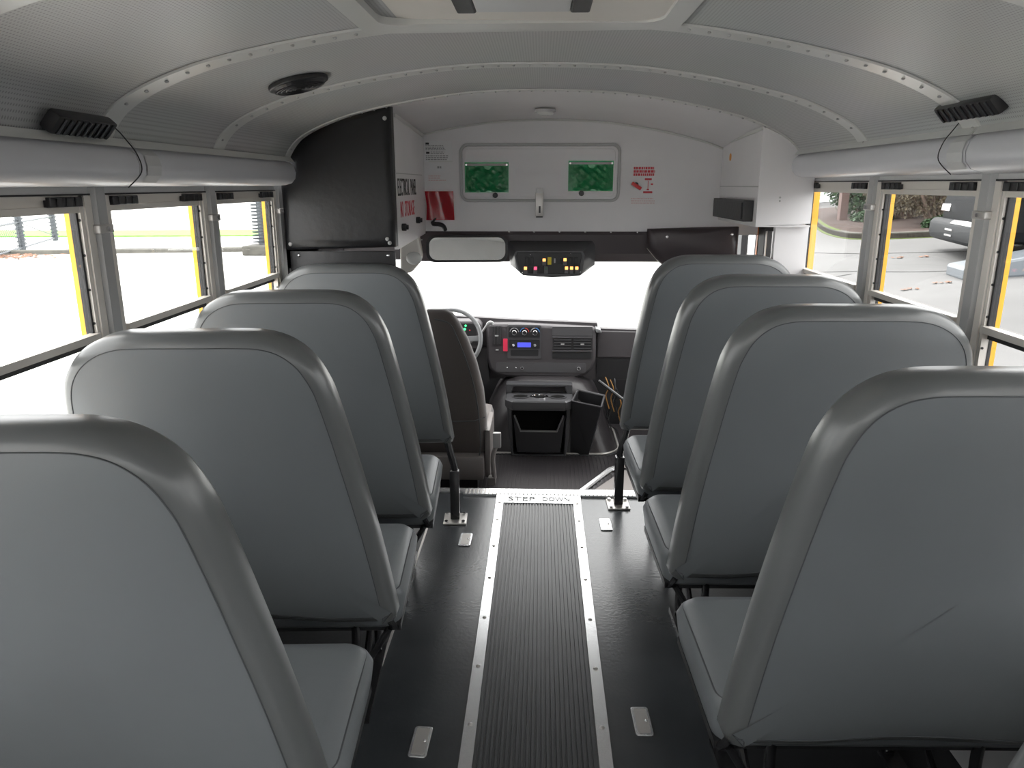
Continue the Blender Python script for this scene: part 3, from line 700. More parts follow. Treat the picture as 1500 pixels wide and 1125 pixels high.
# overhead switch console
t = thing('switch_console', 'black overhead switch console with glowing rocker switches beside the mirror', 'switch panel', (.045, 3.98, 1.1))
fo = [(-.178, 1.205), (-.168, 1.228), (.198, 1.228), (.208, 1.205), (.200, 1.125), (.178, 1.095), (.03, 1.085), (-.12, 1.095), (-.155, 1.125)]
fb = [(-.210, 1.245), (-.200, 1.270), (.250, 1.270), (.265, 1.245), (.262, 1.14), (.22, 1.12), (.03, 1.115), (-.15, 1.12), (-.195, 1.14)]
bm = nb(); loft(bm, [[(u, 4.10, v) for u, v in fb], [(u, 3.975, v) for u, v in fo], [(u, 3.955, v) for u, v in inset(fo, .010)]]); obj('console_shell', bm, 'console_grey', t, smooth=True, angle=35)
bm = nb(); prism(bm, [(-.135, 1.108), (.165, 1.108), (.185, 1.20), (.180, 1.218), (-.152, 1.218), (-.158, 1.20)], XZ, 3.950, 3.956); fp = obj('face_plate', bm, 'dash_dark', t, bevel=.003)
def CW(px, py): return (.025+(px-807.5)*.00356, 1.163-(py-385)*.0035)
def switch(px, py, lampm, body='switch_grey', w=.010, h=.019):
    u, v = CW(px, py); bm = nb(); box(bm, u-w, u+w, 3.938, 3.951, v-h, v+h, bev=.002); sw = obj('rocker_switch', bm, body, t, smooth=True)
    if lampm: bm = nb(); box(bm, u-w*.75, u+w*.75, 3.935, 3.939, v+h*.1, v+h*.85); obj('lamp', bm, lampm, sw)
def cp(cx, cy): return (730+cx*160/1500, 340+cy*80/750)
for cx, cy, lm, body in ((630, 400, 'lamp_amber', 'switch_grey'), (703, 390, 'switch_yellow', 'switch_yellow'), (775, 385, None, 'pillar_grey'), (915, 395, 'lamp_amber', 'switch_grey'),
        (375, 515, 'lamp_amber', 'switch_grey'), (512, 515, 'lamp_red', 'switch_grey'), (656, 515, 'lamp_dim_green', 'switch_grey'), (937, 510, 'lamp_amber', 'switch_grey'), (1007, 510, 'lamp_amber', 'switch_grey'), (1078, 510, 'lamp_amber', 'switch_grey'),
        (845, 390, None, 'dash_dark'), (990, 390, None, 'dash_dark'), (1060, 390, None, 'dash_dark'), (390, 390, None, 'dash_dark'), (460, 390, None, 'dash_dark'), (445, 515, None, 'dash_dark'), (585, 515, None, 'dash_dark')):
    px, py = cp(cx, cy)
    if body == 'pillar_grey': switch(px, py, None, body, .004, .012)
    else: switch(px, py, lm, body)
for cx, cy in ((440, 305), (990, 295), (333, 555), (1128, 545)):
    px, py = cp(cx, cy); u, v = CW(px, py); bm = nb(); ball(bm, (u, 3.949, v), .003, (1, .5, 1), 8); obj('screw', bm, 'chrome', fp)

# ------------------------------------------------------------------ dashboard
DY = 5.15
def D(px, py): return (.0125+(px-800)*.00474, .616-(py-476)*.0049)
t = thing('dashboard', 'dark grey dashboard with centre stack, vents and radio below the windscreen', 'dashboard', (0, DY+.2, .2))
def dprism(pts, y0, y1, name, m, parent, bevel=0, smooth=False):
    bm = nb(); prism(bm, [D(*p) for p in pts], XZ, y0, y1); return obj(name, bm, m, parent, bevel=bevel, smooth=smooth)
dprism([(560, 468), (640, 466), (700, 469), (760, 472), (876, 476), (878, 484), (1040, 488), (1040, 560), (560, 560)], DY+.09, DY+.16, 'dash_body', 'dash_plastic', t)
st = dprism([(712, 475), (760, 475), (873, 480), (874, 525), (869, 540), (860, 549), (845, 554), (740, 553), (724, 549), (716, 540), (712, 525)], DY, DY+.12, 'centre_stack', 'dash_plastic', t, bevel=.02, smooth=True)
dprism([(877, 487), (1000, 489), (1000, 526), (877, 526)], DY+.075, DY+.10, 'glove_panel', 'dash_plastic', t, bevel=.006)
dprism([(877, 528), (1000, 528), (1000, 558), (877, 558)], DY+.08, DY+.10, 'lower_panel', 'dash_dark', t)
def rbox(px0, py0, px1, py1, y0, y1, name, m, parent, r=.006):
    (x0, z1), (x1, z0) = D(px0, py0), D(px1, py1)
    bm = nb(); prism(bm, rrect(x0, x1, z0, z1, r, 3), XZ, y0, y1); return obj(name, bm, m, parent)
def vent(px0, py0, px1, py1, n, vert=False):
    v = rbox(px0, py0, px1, py1, DY-.006, DY+.002, 'air_vent', 'dash_dark', t)
    (x0, z1), (x1, z0) = D(px0, py0), D(px1, py1)
    for k in range(n):
        bm = nb()
        if vert: x = x0+(k+.5)*(x1-x0)/n; box(bm, x-.002, x+.002, DY-.013, DY-.005, z0+.004, z1-.004)
        else: z = z0+(k+.5)*(z1-z0)/n; box(bm, x0+.004, x1-.004, DY-.013, DY-.005, z-.002, z+.002)
        obj('vent_slat', bm, 'dash_trim', v)
    (xm, zm) = ((x0+x1)/2, (z0+z1)/2)
    bm = nb(); box(bm, xm-.012, xm+.012, DY-.018, DY-.010, zm-.004, zm+.004); obj('vent_tab', bm, 'pillar_grey', v)
vent(721, 478, 734, 505, 6, True)
rb = rbox(743, 476, 793, 525, DY-.004, DY+.002, 'stack_bezel', 'dash_trim', t, .012)
cpn = rbox(745, 479, 791, 494, DY-.009, DY-.003, 'climate_panel', 'dash_dark', t)
for k, (px, m_) in enumerate(((753.5, 'dash_trim'), (768.5, 'dial_red'), (784, 'dial_blue'))):
    u, v = D(px, 486.5)
    bm = nb(); cyl(bm, (u, DY-.018, v), .014, .022, 'Y', 20); kn = obj('climate_knob', bm, 'dash_dark', cpn, bevel=.002)
    bm = nb(); tube(bm, [(u+.015*math.cos(a), DY-.027, v+.015*math.sin(a)) for a in [2*PI*j/20 for j in range(20)]], .0018, 6, True); obj('knob_ring', bm, 'chrome', cpn)
    for a0, a1, mm in ((.1, 1.5, m_ if k != 0 else 'grey_ink'), (1.6, 3.0, 'dial_blue' if k == 1 else 'grey_ink')):
        bm = nb(); tube(bm, [(u+.030*math.cos(a), DY-.011, v+.030*math.sin(a)) for a in [a0+(a1-a0)*j/8 for j in range(9)]], .0025, 5); obj('dial_mark', bm, mm, cpn)
rd = rbox(746, 497, 791, 510, DY-.010, DY-.003, 'radio', 'dash_dark', t)
rbox(758, 501, 778, 508, DY-.0125, DY-.010, 'radio_display', 'lamp_blue', rd, .003)
for px in (752.5, 784):
    u, v = D(px, 504.5); bm = nb(); cyl(bm, (u, DY-.018, v), .010, .018, 'Y', 16); obj('radio_knob', bm, 'chrome', rd, bevel=.002)
rbox(748, 512, 789, 521, DY-.005, DY+.004, 'cubby', 'black_rubber', t)
rbox(737, 496, 743.5, 514, DY-.012, DY-.001, 'red_tag', 'pink_red_tag', t, .004)
gb = rbox(809, 478, 868, 491, DY-.005, DY+.002, 'upper_tray', 'dash_trim', t)
rbox(809, 492, 868, 494, DY-.014, DY, 'tray_lip', 'dash_trim', t, .002)
vent(811, 495, 838, 511, 4); vent(840, 495, 867, 511, 4)
rbox(809, 512, 868, 514, DY-.012, DY, 'tray_lip', 'dash_trim', t, .002)
rbox(810, 515, 867, 524, DY-.005, DY+.003, 'cubby', 'black_rubber', t)
lp = rbox(726, 531, 860, 545, DY-.004, DY+.002, 'lower_switch_panel', 'dash_trim', t, .015)
for px, r in ((765, .011), (849, .014)):
    u, v = D(px, 538.5); bm = nb(); cyl(bm, (u, DY-.010, v), r, .014, 'Y', 18); so = obj('socket', bm, 'chrome', lp)
    bm = nb(); cyl(bm, (u, DY-.0175, v), r*.65, .003, 'Y', 14); obj('socket_hole', bm, 'black_rubber', so)
for px in (743, 756): 
    u, v = D(px, 538.5); bm = nb(); ball(bm, (u, DY-.005, v), .004, seg=8); obj('screw', bm, 'chrome', lp)
u, v = D(728, 512.5); bm = nb(); box(bm, u-.010, u+.010, DY-.008, DY, v-.004, v+.004); obj('headlamp_switch', bm, 'pillar_grey', t)
# end cap highlight
dprism([(872, 480), (880, 482), (882, 487), (873, 487)], DY-.005, DY+.1, 'corner_cap', 'wheel_grey', t, bevel=.008)
# instrument cluster
ic = dprism([(560, 470), (700, 470), (706, 476), (706, 512), (560, 512)], DY-.03, DY+.1, 'instrument_binnacle', 'dash_plastic', t, bevel=.015)
icf = dprism([(640, 474), (697, 474), (700, 505), (640, 505)], DY-.034, DY-.029, 'cluster_face', 'dash_dark', t)
def lampdot(px, py, r, m):
    u, v = D(px, py); bm = nb(); cyl(bm, (u, DY-.037, v), r, .003, 'Y', 12); obj('warning_lamp', bm, m, icf)
lampdot(682.5, 476.5, .007, 'lamp_green'); lampdot(681, 481.5, .009, 'lamp_green'); lampdot(688.5, 483, .005, 'red_ink'); lampdot(692, 493, .005, 'red_ink')
u, v = D(669, 490)
bm = nb(); tube(bm, [(u+.055*math.cos(a), DY-.038, v+.05*math.sin(a)) for a in [PI*j/14 for j in range(15)]], .004, 6); obj('speedometer_arc', bm, 'lens_white', icf)
bm = nb()
for j in range(12):
    a = PI*(j+.5)/12; box(bm, u+.043*math.cos(a)-.002, u+.043*math.cos(a)+.002, DY-.038, DY-.034, v+.04*math.sin(a)-.004, v+.04*math.sin(a)+.004)
obj('speedometer_marks', bm, 'lens_white', icf)
# lower knee panel left
dprism([(560, 512), (712, 512), (716, 560), (700, 575), (560, 575)], DY+.02, DY+.1, 'knee_panel', 'dash_dark', t)

# steering wheel
wc = Vector((-.612, 4.78, .585)); ax = Vector((0, -1, .42)).normalized()
t = thing('steering_wheel', 'grey three spoke steering wheel in front of the driver seat', 'steering wheel', tuple(wc))
Rm = ax.to_track_quat('Z', 'Y').to_matrix().to_4x4(); WM = Matrix.Translation(wc) @ Rm
bm = nb(); n = 40; tube(bm, [WM @ Vector((.198*math.cos(2*PI*j/n), .198*math.sin(2*PI*j/n), 0)) for j in range(n)], .0145, 10, True); obj('rim', bm, 'wheel_grey', t, smooth=True)
hubm = nb(); prism(hubm, rrect(-.065, .065, -.055, .055, .03, 6), lambda u, v, d: WM @ Vector((u, v, d)), -.04, .006); obj('hub', hubm, 'wheel_grey', t, bevel=.008)
for a in (0.05, PI-.05, -PI/2):
    bm = nb(); Ms = WM @ Matrix.Rotation(a, 4, 'Z'); box(bm, .04, .192, -.018, .018, -.018, -.004, M=Ms, bev=.004); obj('spoke', bm, 'wheel_grey', t, smooth=True)
bm = nb(); tube(bm, [WM @ Vector((0, 0, -.03)), WM @ Vector((0, 0, -.42))], [.055, .07], 16); obj('steering_column', bm, 'dash_dark', t, smooth=True)
a_ = D(703, 490); b_ = D(717, 471)
bm = nb(); tube(bm, smoothpath([(-.50, 4.95, .53), (a_[0]+.01, 4.93, .58), (-.375, 4.90, .665), (-.352, 4.90, .675), (-.343, 4.90, .66)]), [.007]*12+[.012]*13, 8)
obj('shift_lever', bm, 'lever_grey', t, smooth=True)

# engine cover
t = thing('engine_cover', 'black moulded engine cover between the footwells under the dashboard', 'engine cover', (0, 5.2, -.25))
bm = nb(); rings = []
for z, w, y0, rr in ((-.25, .50, 4.93, .16), (-.20, .475, 4.945, .16), (0, .42, 4.98, .18), (.13, .36, 5.02, .18), (.21, .30, 5.07, .15), (.25, .22, 5.12, .10)):
    rings.append([(x*1.0+.02, y, z) for x, y in rrect(-w, w, y0, 5.6, rr, 8)])
loft(bm, rings); obj('cover_shell', bm, 'cab_rubber', t, smooth=True, angle=60)
bm = nb(); pth = [(x*1.0+.02, y, -.243) for x, y in rrect(-.515, .515, 4.915, 5.6, .17, 10)]; tube(bm, pth, .007, 6, True); obj('base_moulding', bm, 'aluminium', t, smooth=True)
bm = nb(); pth = [(x*1.0+.02, y, -.243) for x, y in rrect(-.545, .545, 4.885, 5.6, .19, 10)]; tube(bm, pth, .005, 6, True); obj('outer_moulding', bm, 'black_rubber', t, smooth=True)

# centre console with cup holders
t = thing('cup_holder_console', 'dark console with three cup holders and open bin in front of the engine cover', 'console', (-.10, 4.85, -.25))
bm = nb()
KX0, KX1 = -.292, .118   # body
body = [(KX0+.03, -.245), (KX0+.01, -.05), (KX0, .235), (KX1, .235), (KX1-.01, -.05), (KX1-.03, -.245)]
prism(bm, [(KX0+.03, -.249), (KX0+.012, -.05), (KX0, .235), (KX0+.03, .235), (KX0+.045, -.235), (KX1-.045, -.235), (KX1-.03, .235), (KX1, .235), (KX1-.012, -.05), (KX1-.03, -.249)], XZ, 4.79, 5.0)
obj('console_frame', bm, 'console_grey', t, bevel=.006)
bm = nb(); box(bm, KX0+.03, KX1-.03, 4.855, 5.0, -.24, .235); obj('back_panel', bm, 'recess_shade_black', t)
# top tray
bm = nb(); o_ = [(-.30, 4.99), (-.30, 4.77), (-.255, 4.71), (.08, 4.71), (.125, 4.77), (.125, 4.99)]
loft(bm, [[(x, y, .165) for x, y in inset(o_, .012)], [(x, y, .185) for x, y in o_], [(x, y, .235) for x, y in o_], [(x, y, .245) for x, y in inset(o_, .012)]]); tr = obj('tray', bm, 'console_grey', t, smooth=True, angle=30)
bm = nb()  # raised surround at back and sides
prism(bm, [(-.30, .24), (-.30, .325), (.125, .325), (.125, .24), (.09, .24), (.075, .30), (-.25, .30), (-.265, .24)], XZ, 4.90, 4.99); obj('tray_surround', bm, 'console_grey', t, bevel=.008)
bm = nb(); box(bm, -.27, .10, 4.955, 4.985, .24, .31); obj('tray_back', bm, 'dash_plastic', t)
for x in (-.205, -.0875, .03):
    bm = nb(); n = 24; c_ = (x, 4.815)
    rg = lambda r, z: [(c_[0]+r*math.cos(2*PI*j/n), c_[1]+r*.9*math.sin(2*PI*j/n), z) for j in range(n)]
    loft(bm, [rg(.056, .246), rg(.056, .252), rg(.047, .252), rg(.046, .247)], cap=False); cu = obj('cup_holder', bm, 'chrome' if abs(x+.0875) < .01 else 'console_grey', t, smooth=True)
    bm = nb(); bm.faces.new([bm.verts.new(p) for p in rg(.046, .2475)]); obj('cup_well', bm, 'recess_shade_black', cu)
# (pocket)
bm = nb()
P0 = [(-.245, -.06), (-.215, -.20), (.04, -.20), (.07, -.06)]
loft(bm, [[(x, 4.80, z) for x, z in ((-.245, .10), (-.205, -.035), (.03, -.035), (.07, .10), (.062, .10), (.025, -.028), (-.20, -.028), (-.237, .10))], [(x, 4.77, z) for x, z in ((-.245, .10), (-.205, -.035), (.03, -.035), (.07, .10), (.062, .10), (.025, -.028), (-.20, -.028), (-.237, .10))]]); obj('pocket_lip', bm, 'console_lip_highlight', t, bevel=.002)
bm = nb(); prism(bm, [(-.250, .10), (-.225, -.21), (.05, -.21), (.075, .10), (.03, -.030), (-.205, -.030)], XZ, 4.775, 4.81); obj('pocket_front', bm, 'dash_dark', t, bevel=.003)
bm = nb(); box(bm, -.245, .07, 4.81, 4.855, -.22, -.20); obj('pocket_floor', bm, 'recess_shade_black', t)

t.location.x += .055; t.location.y += .08; t.scale = (1.075, 1, .845)
# waste bin
t = thing('waste_bin', 'tall black open waste bin leaning beside the cup holder console', 'bin', (.26, 4.88, -.25))
top = [Vector(p) for p in ((.175, 4.79, .165), (.225, 5.0, .185), (.405, 4.93, .165), (.365, 4.70, .150))]
bot = [Vector(p) for p in ((.175, 4.90, -.248), (.205, 5.02, -.248), (.330, 5.0, -.248), (.300, 4.86, -.248))]
bm = nb(); cb = sum(bot, Vector())/4; ct = sum(top, Vector())/4
ins = lambda ring, c, d: [p+(c-p).normalized()*d for p in ring]
V = loft(bm, [bot, top, ins(top, ct, .012), ins([b+(a-b)*.15 for a, b in zip(top, bot)], cb+(ct-cb)*.15, .014)], cap=False)
bm.faces.new(V[0][::-1]); bm.faces.new(V[-1]); obj('bin_shell', bm, 'black_plastic', t, bevel=.004)
bm = nb(); tube(bm, top, .006, 6, True); obj('rim', bm, 'dash_trim', t)
t.location.x += .012; t.location.y += .03

# floor smooth tread area with bright strip at the right (top of the step well)
def poly(bm, pts, z0, z1): prism(bm, pts, XY, z0, z1)
bm = nb(); poly(bm, [(-.06, 3.69), (.52, 4.60), (.60, 4.62), (1.1, 4.62), (1.1, 3.69)], -.252, -.238); struct('floor_step', bm, 'driver_plastic')
bm = nb(); tube(bm, [(-.06, 3.72, -.235), (.43, 4.60, -.235), (.52, 4.66, -.235), (1.1, 4.66, -.235)], .017, 6); tag(obj('step_edge_strip', bm, 'bright_aluminium', smooth=True, origin=(.4, 4.5, -.24)), 'bright angled metal strip on the lower floor in front of the right barrier', 'trim strip')

# door mechanism rod and cables at the right
t = thing('door_linkage', 'dark door linkage rod with levers in the right footwell', 'linkage', (.6, 5.0, -.2))
bm = nb(); tube(bm, [(.38, 5.05, .245), (.62, 4.85, .10), (.80, 4.6, -.02)], .011, 8); obj('rod', bm, 'tube_black', t, smooth=True)
bm = nb(); tube(bm, [(.45, 5.12, -.05), (.50, 5.08, .15), (.49, 5.1, .25)], .012, 8); obj('lever', bm, 'tube_black', t, smooth=True)
for k, (x, m_, z) in enumerate(((.44, 'copper_wire', .20), (.475, 'copper_wire', .18), (.505, 'tube_black', .15), (.53, 'copper_wire', .08), (.46, 'tube_black', .05))):
    bm = nb(); tube(bm, smoothpath([(x-.01, 5.1, z+.06), (x+.012, 5.06, z), (x-.004, 5.08, z-.07), (x+.02, 5.06, z-.16)]), .0035, 6)
    tag(obj('loose_wire', bm, m_, smooth=True, origin=(x, 5.08, z)), ['tallest copper coloured wire hanging under the right end of the dashboard', 'second copper coloured wire hanging under the right end of the dashboard', 'upper black wire hanging among copper wires under the dashboard', 'lowest copper coloured wire hanging in the right footwell', 'lower black wire hanging in the right footwell'][k], 'wire', 'wires in the right footwell')

# ------------------------------------------------------------------ driver seat
t = thing('driver_seat', 'brown grey high back driver seat with cloth cover seen from behind', 'driver seat', (-.60, 4.3, -.25))
SX = -.60
bm = nb(); rings = []
for z, hw, y, th in ((-.02, .245, 4.22, .13), (.06, .262, 4.19, .155), (.25, .262, 4.155, .155), (.42, .248, 4.125, .15), (.58, .215, 4.09, .14), (.72, .170, 4.06, .13), (.82, .125, 4.035, .115), (.875, .09, 4.025, .09), (.895, .05, 4.025, .05)):
    rings.append([(SX+u, y+.06+v, z) for u, v in rrect(-hw, hw, -th/2, th/2, min(th, hw)*.42, 6)])
loft(bm, rings); obj('backrest', bm, 'driver_cloth', t, smooth=True, angle=60)
bm = nb(); tube(bm, smoothpath([(SX+.215, 4.155, -.02), (SX+.23, 4.13, .10), (SX+.225, 4.095, .28), (SX+.205, 4.065, .45), (SX+.165, 4.03, .62), (SX+.12, 4.01, .75), (SX+.08, 4.0, .83), (SX, 3.995, .855)]), .004, 6); obj('seam', bm, 'seam_thread', t, smooth=True)
bm = nb(); tube(bm, [(SX-.24, 4.078, .255), (SX, 4.07, .25), (SX+.2, 4.075, .255), (SX+.258, 4.12, .265)], .003, 5); obj('cross_seam', bm, 'seam_thread', t, smooth=True)
bm = nb(); box(bm, SX-.25, SX+.27, 4.24, 4.80, .0, .16, bev=.05); obj('cushion', bm, 'driver_cloth', t, smooth=True)
bm = nb(); box(bm, SX-.25, SX+.25, 4.12, 4.70, -.13, .02, bev=.02); obj('base_skirt', bm, 'driver_plastic', t, smooth=True)
bm = nb(); box(bm, SX+.252, SX+.285, 4.17, 4.55, -.13, .17, bev=.014); obj('side_shield', bm, 'driver_plastic', t, smooth=True)
bm = nb(); box(bm, SX-.22, SX+.20, 4.25, 4.65, -.25, -.12); obj('pedestal', bm, 'black_plastic', t)
bm = nb(); tube(bm, smoothpath([(SX+.31, 4.14, -.12), (SX+.30, 4.16, .0), (SX+.318, 4.18, .07)]), .014, 8); sk = obj('buckle_stalk', bm, 'driver_plastic', t, smooth=True)
bm = nb(); box(bm, SX+.30, SX+.348, 4.16, 4.19, .06, .155, bev=.008); obj('belt_buckle', bm, 'lever_grey', t, smooth=True)
bm = nb(); box(bm, SX+.272, SX+.318, 4.12, 4.18, -.16, -.11, bev=.01); obj('stalk_base', bm, 'driver_plastic', t, smooth=True)

# ------------------------------------------------------------------ passenger seats
INNER = [(.000, .412), (.006, .395), (.018, .385)]
def outline(right=True):
    pts = [(.02, .388), (.003, .402), (.0, .43), (.022, .69), (.055, .944), (.078, 1.085), (.092, 1.135), (.112, 1.178), (.140, 1.212), (.178, 1.238), (.225, 1.252), (.28, 1.256), (.40, 1.256), (.52, 1.256), (.575, 1.253), (.625, 1.240), (.672, 1.214), (.710, 1.176), (.736, 1.125), (.748, 1.05), (.756, .90), (.760, .65), (.760, .42), (.755, .40), (.735, .388), (.6, .388), (.45, .398), (.32, .398), (.18, .384)]
    P_ = [Vector((x, 0, z)) for x, z in pts]; n = len(P_); out = []
    for i in range(n):
        p0, p1, p2, p3 = P_[i-1], P_[i], P_[(i+1) % n], P_[(i+2) % n]
        for j in range(3):
            q = j/3; c = .5*((2*p1)+(-p0+p2)*q+(2*p0-5*p1+4*p2-p3)*q*q+(-p0+3*p1-3*p2+p3)*q**3); out.append((c.x, c.z))
    return out
OUT = outline()
def off(pts, d):
    n = len(pts); r = []
    A_ = sum(pts[i-1][0]*pts[i][1]-pts[i][0]*pts[i-1][1] for i in range(n))
    sg = 1 if A_ > 0 else -1
    for i in range(n):
        tx, tz = pts[(i+1) % n][0]-pts[i-1][0], pts[(i+1) % n][1]-pts[i-1][1]; l = math.hypot(tx, tz) or 1
        r.append((pts[i][0]-sg*tz/l*d, pts[i][1]+sg*tx/l*d))
    return r
TILT = .19
def back_pt(u, v, d, s):
    if s < 0: u += .042*max(0, (v-.4)/.85)*(1-u/.76)
    return Vector((s*u, d-TILT*(v-.40), v))
def fan(bm, V, c):
    c = bm.verts.new(c)
    for i in range(len(V)): bm.faces.new((V[i-1], V[i], c))
def make_back(t, s):
    prof_ = [(.030, .012), (.008, .004), (0, -.012), (.002, -.055), (.010, -.078), (.022, -.088), (.034, -.092)]
    bm = nb(); rings = [[back_pt(u, v, d, s) for u, v in off(OUT, i)] for i, d in prof_]
    loft(bm, rings, cap=False)
    # front cushion face, slightly padded
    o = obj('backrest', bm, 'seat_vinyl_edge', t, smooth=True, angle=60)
    ring = off(OUT, .034); cx, cz = .39, .80
    bm = nb(); rr = []
    for k, dd in ((0, -.0925), (.04, -.0955), (.15, -.099), (.35, -.101)):
        rr.append([back_pt(u+(cx-u)*k, v+(cz-v)*k, dd, s) for u, v in ring])
    V = loft(bm, rr, cap=False); fan(bm, V[-1], back_pt(cx, cz, -.102, s)); obj('rear_panel', bm, 'seat_vinyl', o, smooth=True, angle=60)
    ring = off(OUT, .030); bm = nb(); rr = []
    for k, dd in ((0, .012), (.1, .022), (.35, .028)):
        rr.append([back_pt(u+(cx-u)*k, v+(cz-v)*k, dd, s) for u, v in ring])
    V = loft(bm, rr, cap=False); fan(bm, V[-1], back_pt(cx, cz, .030, s)); obj('front_panel', bm, 'seat_vinyl', o, smooth=True, angle=60)
    ring = off(OUT, .0345); bm = nb(); tube(bm, [back_pt(u, v, -.093, s) for u, v in ring], .0013, 5, True); obj('seam', bm, 'seam_thread', o, smooth=True)
    return o
def make_seat(s, label):
    t = thing('bus_seat', label, 'seat', (0, 0, 0), 'grey vinyl bus seats')
    make_back(t, s)
    bm = nb(); rings = []
    for z, ins_ in ((.335, .02), (.345, .006), (.375, 0), (.420, -.006), (.445, .004), (.458, .022), (.462, .05)):
        rings.append([(s*u, v, z + (.006 if z > .45 and v > .3 else 0)) for u, v in rrect(-.008+ins_, .765-ins_, -.02+ins_*.3, .425-ins_, max(.012, .05-ins_*.4), 6)])
    loft(bm, rings); obj('cushion', bm, 'seat_vinyl', t, smooth=True, angle=70)
    bm = nb(); tube(bm, [(s*u, v, .4475) for u, v in rrect(.001, .756, -.015, .416, .046, 6)], .0025, 5, True)
    obj('cushion_seam', bm, 'seam_thread', t, smooth=True)
    bm = nb(); box(bm, s*.0, s*.76, .0, .41, .315, .335); obj('seat_pan', bm, 'black_plastic', t)
    bm = nb(); tube(bm, smoothpath([(s*.03, -.015, .36), (s*.012, .02, .318), (s*.012, .22, .312), (s*.012, .39, .318), (s*.03, .405, .33)]), .010, 8); obj('seat_frame', bm, 'tube_black', t, smooth=True)
    for x in (.13, .60):
        bm = nb(); tube(bm, smoothpath([(s*x, -.01, .40), (s*x, .0, .30), (s*(x+.01), .005, .16), (s*(x+.01), .015, .03), (s*(x+.01), .03, .012)]), .013, 10); obj('leg', bm, 'tube_black', t, smooth=True)
        bm = nb(); tube(bm, smoothpath([(s*x, .37, .32), (s*x, .36, .16), (s*x, .355, .03), (s*(x), .34, .012)]), .013, 10); obj('leg', bm, 'tube_black', t, smooth=True)
        bm = nb(); tube(bm, [(s*(x), .02, .05), (s*x, .35, .28)], .010, 8); obj('brace', bm, 'tube_black', t, smooth=True)
        bm = nb(); box(bm, s*(x-.025), s*(x+.025), -.01, .39, .0, .012); obj('foot_rail', bm, 'tube_black', t)
    bm = nb(); tube(bm, [(s*.14, .005, .14), (s*.03, -.01, .33)], .010, 8); obj('brace', bm, 'tube_black', t, smooth=True)
    return t
def make_barrier(s, label):
    t = thing('crash_barrier', label, 'barrier', (0, 0, 0), 'padded barriers in front of the seats')
    make_back(t, s)
    bm = nb(); tube(bm, smoothpath([(s*.035, -.05, .42), (s*.02, -.07, .36), (s*.0, -.085, .29), (s*-.004, -.09, .26)]), .017, 8); obj('upper_tube', bm, 'tube_black', t, smooth=True)
    bm = nb(); box(bm, s*-.004-.022, s*-.004+.022, -.112, -.068, .012, .262, bev=.004); obj('post', bm, 'tube_black', t, smooth=True)
    bm = nb(); box(bm, s*-.004-.055, s*-.004+.055, -.150, -.030, .0, .010, bev=.003); fp = obj('foot_plate', bm, 'aluminium', t, smooth=True)
    for dx in (-.04, .04):
        for dy in (-.135, -.045):
            bm = nb(); cyl(bm, (s*-.004+dx, dy, .014), .008, .010, 'Z', 8); obj('bolt', bm, 'chrome', fp)
    bm = nb(); box(bm, s*.62, s*.66, -.08, -.04, .0, .40); obj('wall_post', bm, 'tube_black', t)
    return t
def place(o, x, y, rz):
    o.location = (x, y, 0); o.rotation_euler = (0, 0, math.radians(rz))
SL, SR = make_seat(-1, ''), make_seat(1, '')
first = {-1: True, 1: True}
rows = [(-1, -.425, 1.225, 'nearest grey seat in the left row, cut off by the left edge of the frame'),
        (-1, -.425, 1.91, 'middle seat of the three grey seats on the left side'),
        (-1, -.425, 2.58, 'grey seat on the left directly behind the driver side barrier'),
        (1, .375, 1.46, 'largest full grey seat on the right side, nearest the camera'),
        (1, .375, 2.165, 'middle grey seat on the right side, small white nick on its edge'),
        (1, .375, 2.84, 'grey seat on the right directly behind the entrance side barrier'),
        (1, .375, .76, 'grey seat corner just visible at the bottom right of the frame')]
for s, x, y, lab in rows:
    src = SL if s < 0 else SR
    o = src if first[s] else copy_tree(src)
    first[s] = False
    o['label'] = lab; place(o, x, y, 3.5 if s < 0 else 1.5)
    if s < 0: o.scale = (1, 1, .982)
lb = make_barrier(-1, 'tall grey padded barrier on a black post behind the driver seat'); place(lb, -.435, 3.40, 2.5); lb.scale = (1, 1, .982)
place(make_barrier(1, 'tall grey padded barrier on a black post behind the entrance steps'), .372, 3.60, 1.5)

# ------------------------------------------------------------------ outside
G = -.75
def slope(x, y=0): return G + .1*max(0, x-1.3)
bm = nb(); vs = [bm.verts.new(p) for p in ((-90, -60, G), (1.3, -60, G), (1.3, 120, G), (-90, 120, G))]; bm.faces.new(vs); struct('ground_left', bm, 'concrete_light')
bm = nb(); vs = [bm.verts.new(p) for p in ((1.3, -60, G), (90, -60, slope(90)), (90, 120, slope(90)), (30, 120, slope(30)), (2.4, 6, slope(2.4)), (1.3, 3, G))]; bm.faces.new(vs); struct('ground_right', bm, 'asphalt_wet')
bm = nb(); vs = [bm.verts.new(p) for p in ((1.3, 3, G), (2.4, 6, slope(2.4)), (30, 120, slope(30)), (1.3, 120, G))]; bm.faces.new(vs); struct('ground_front', bm, 'concrete_light')
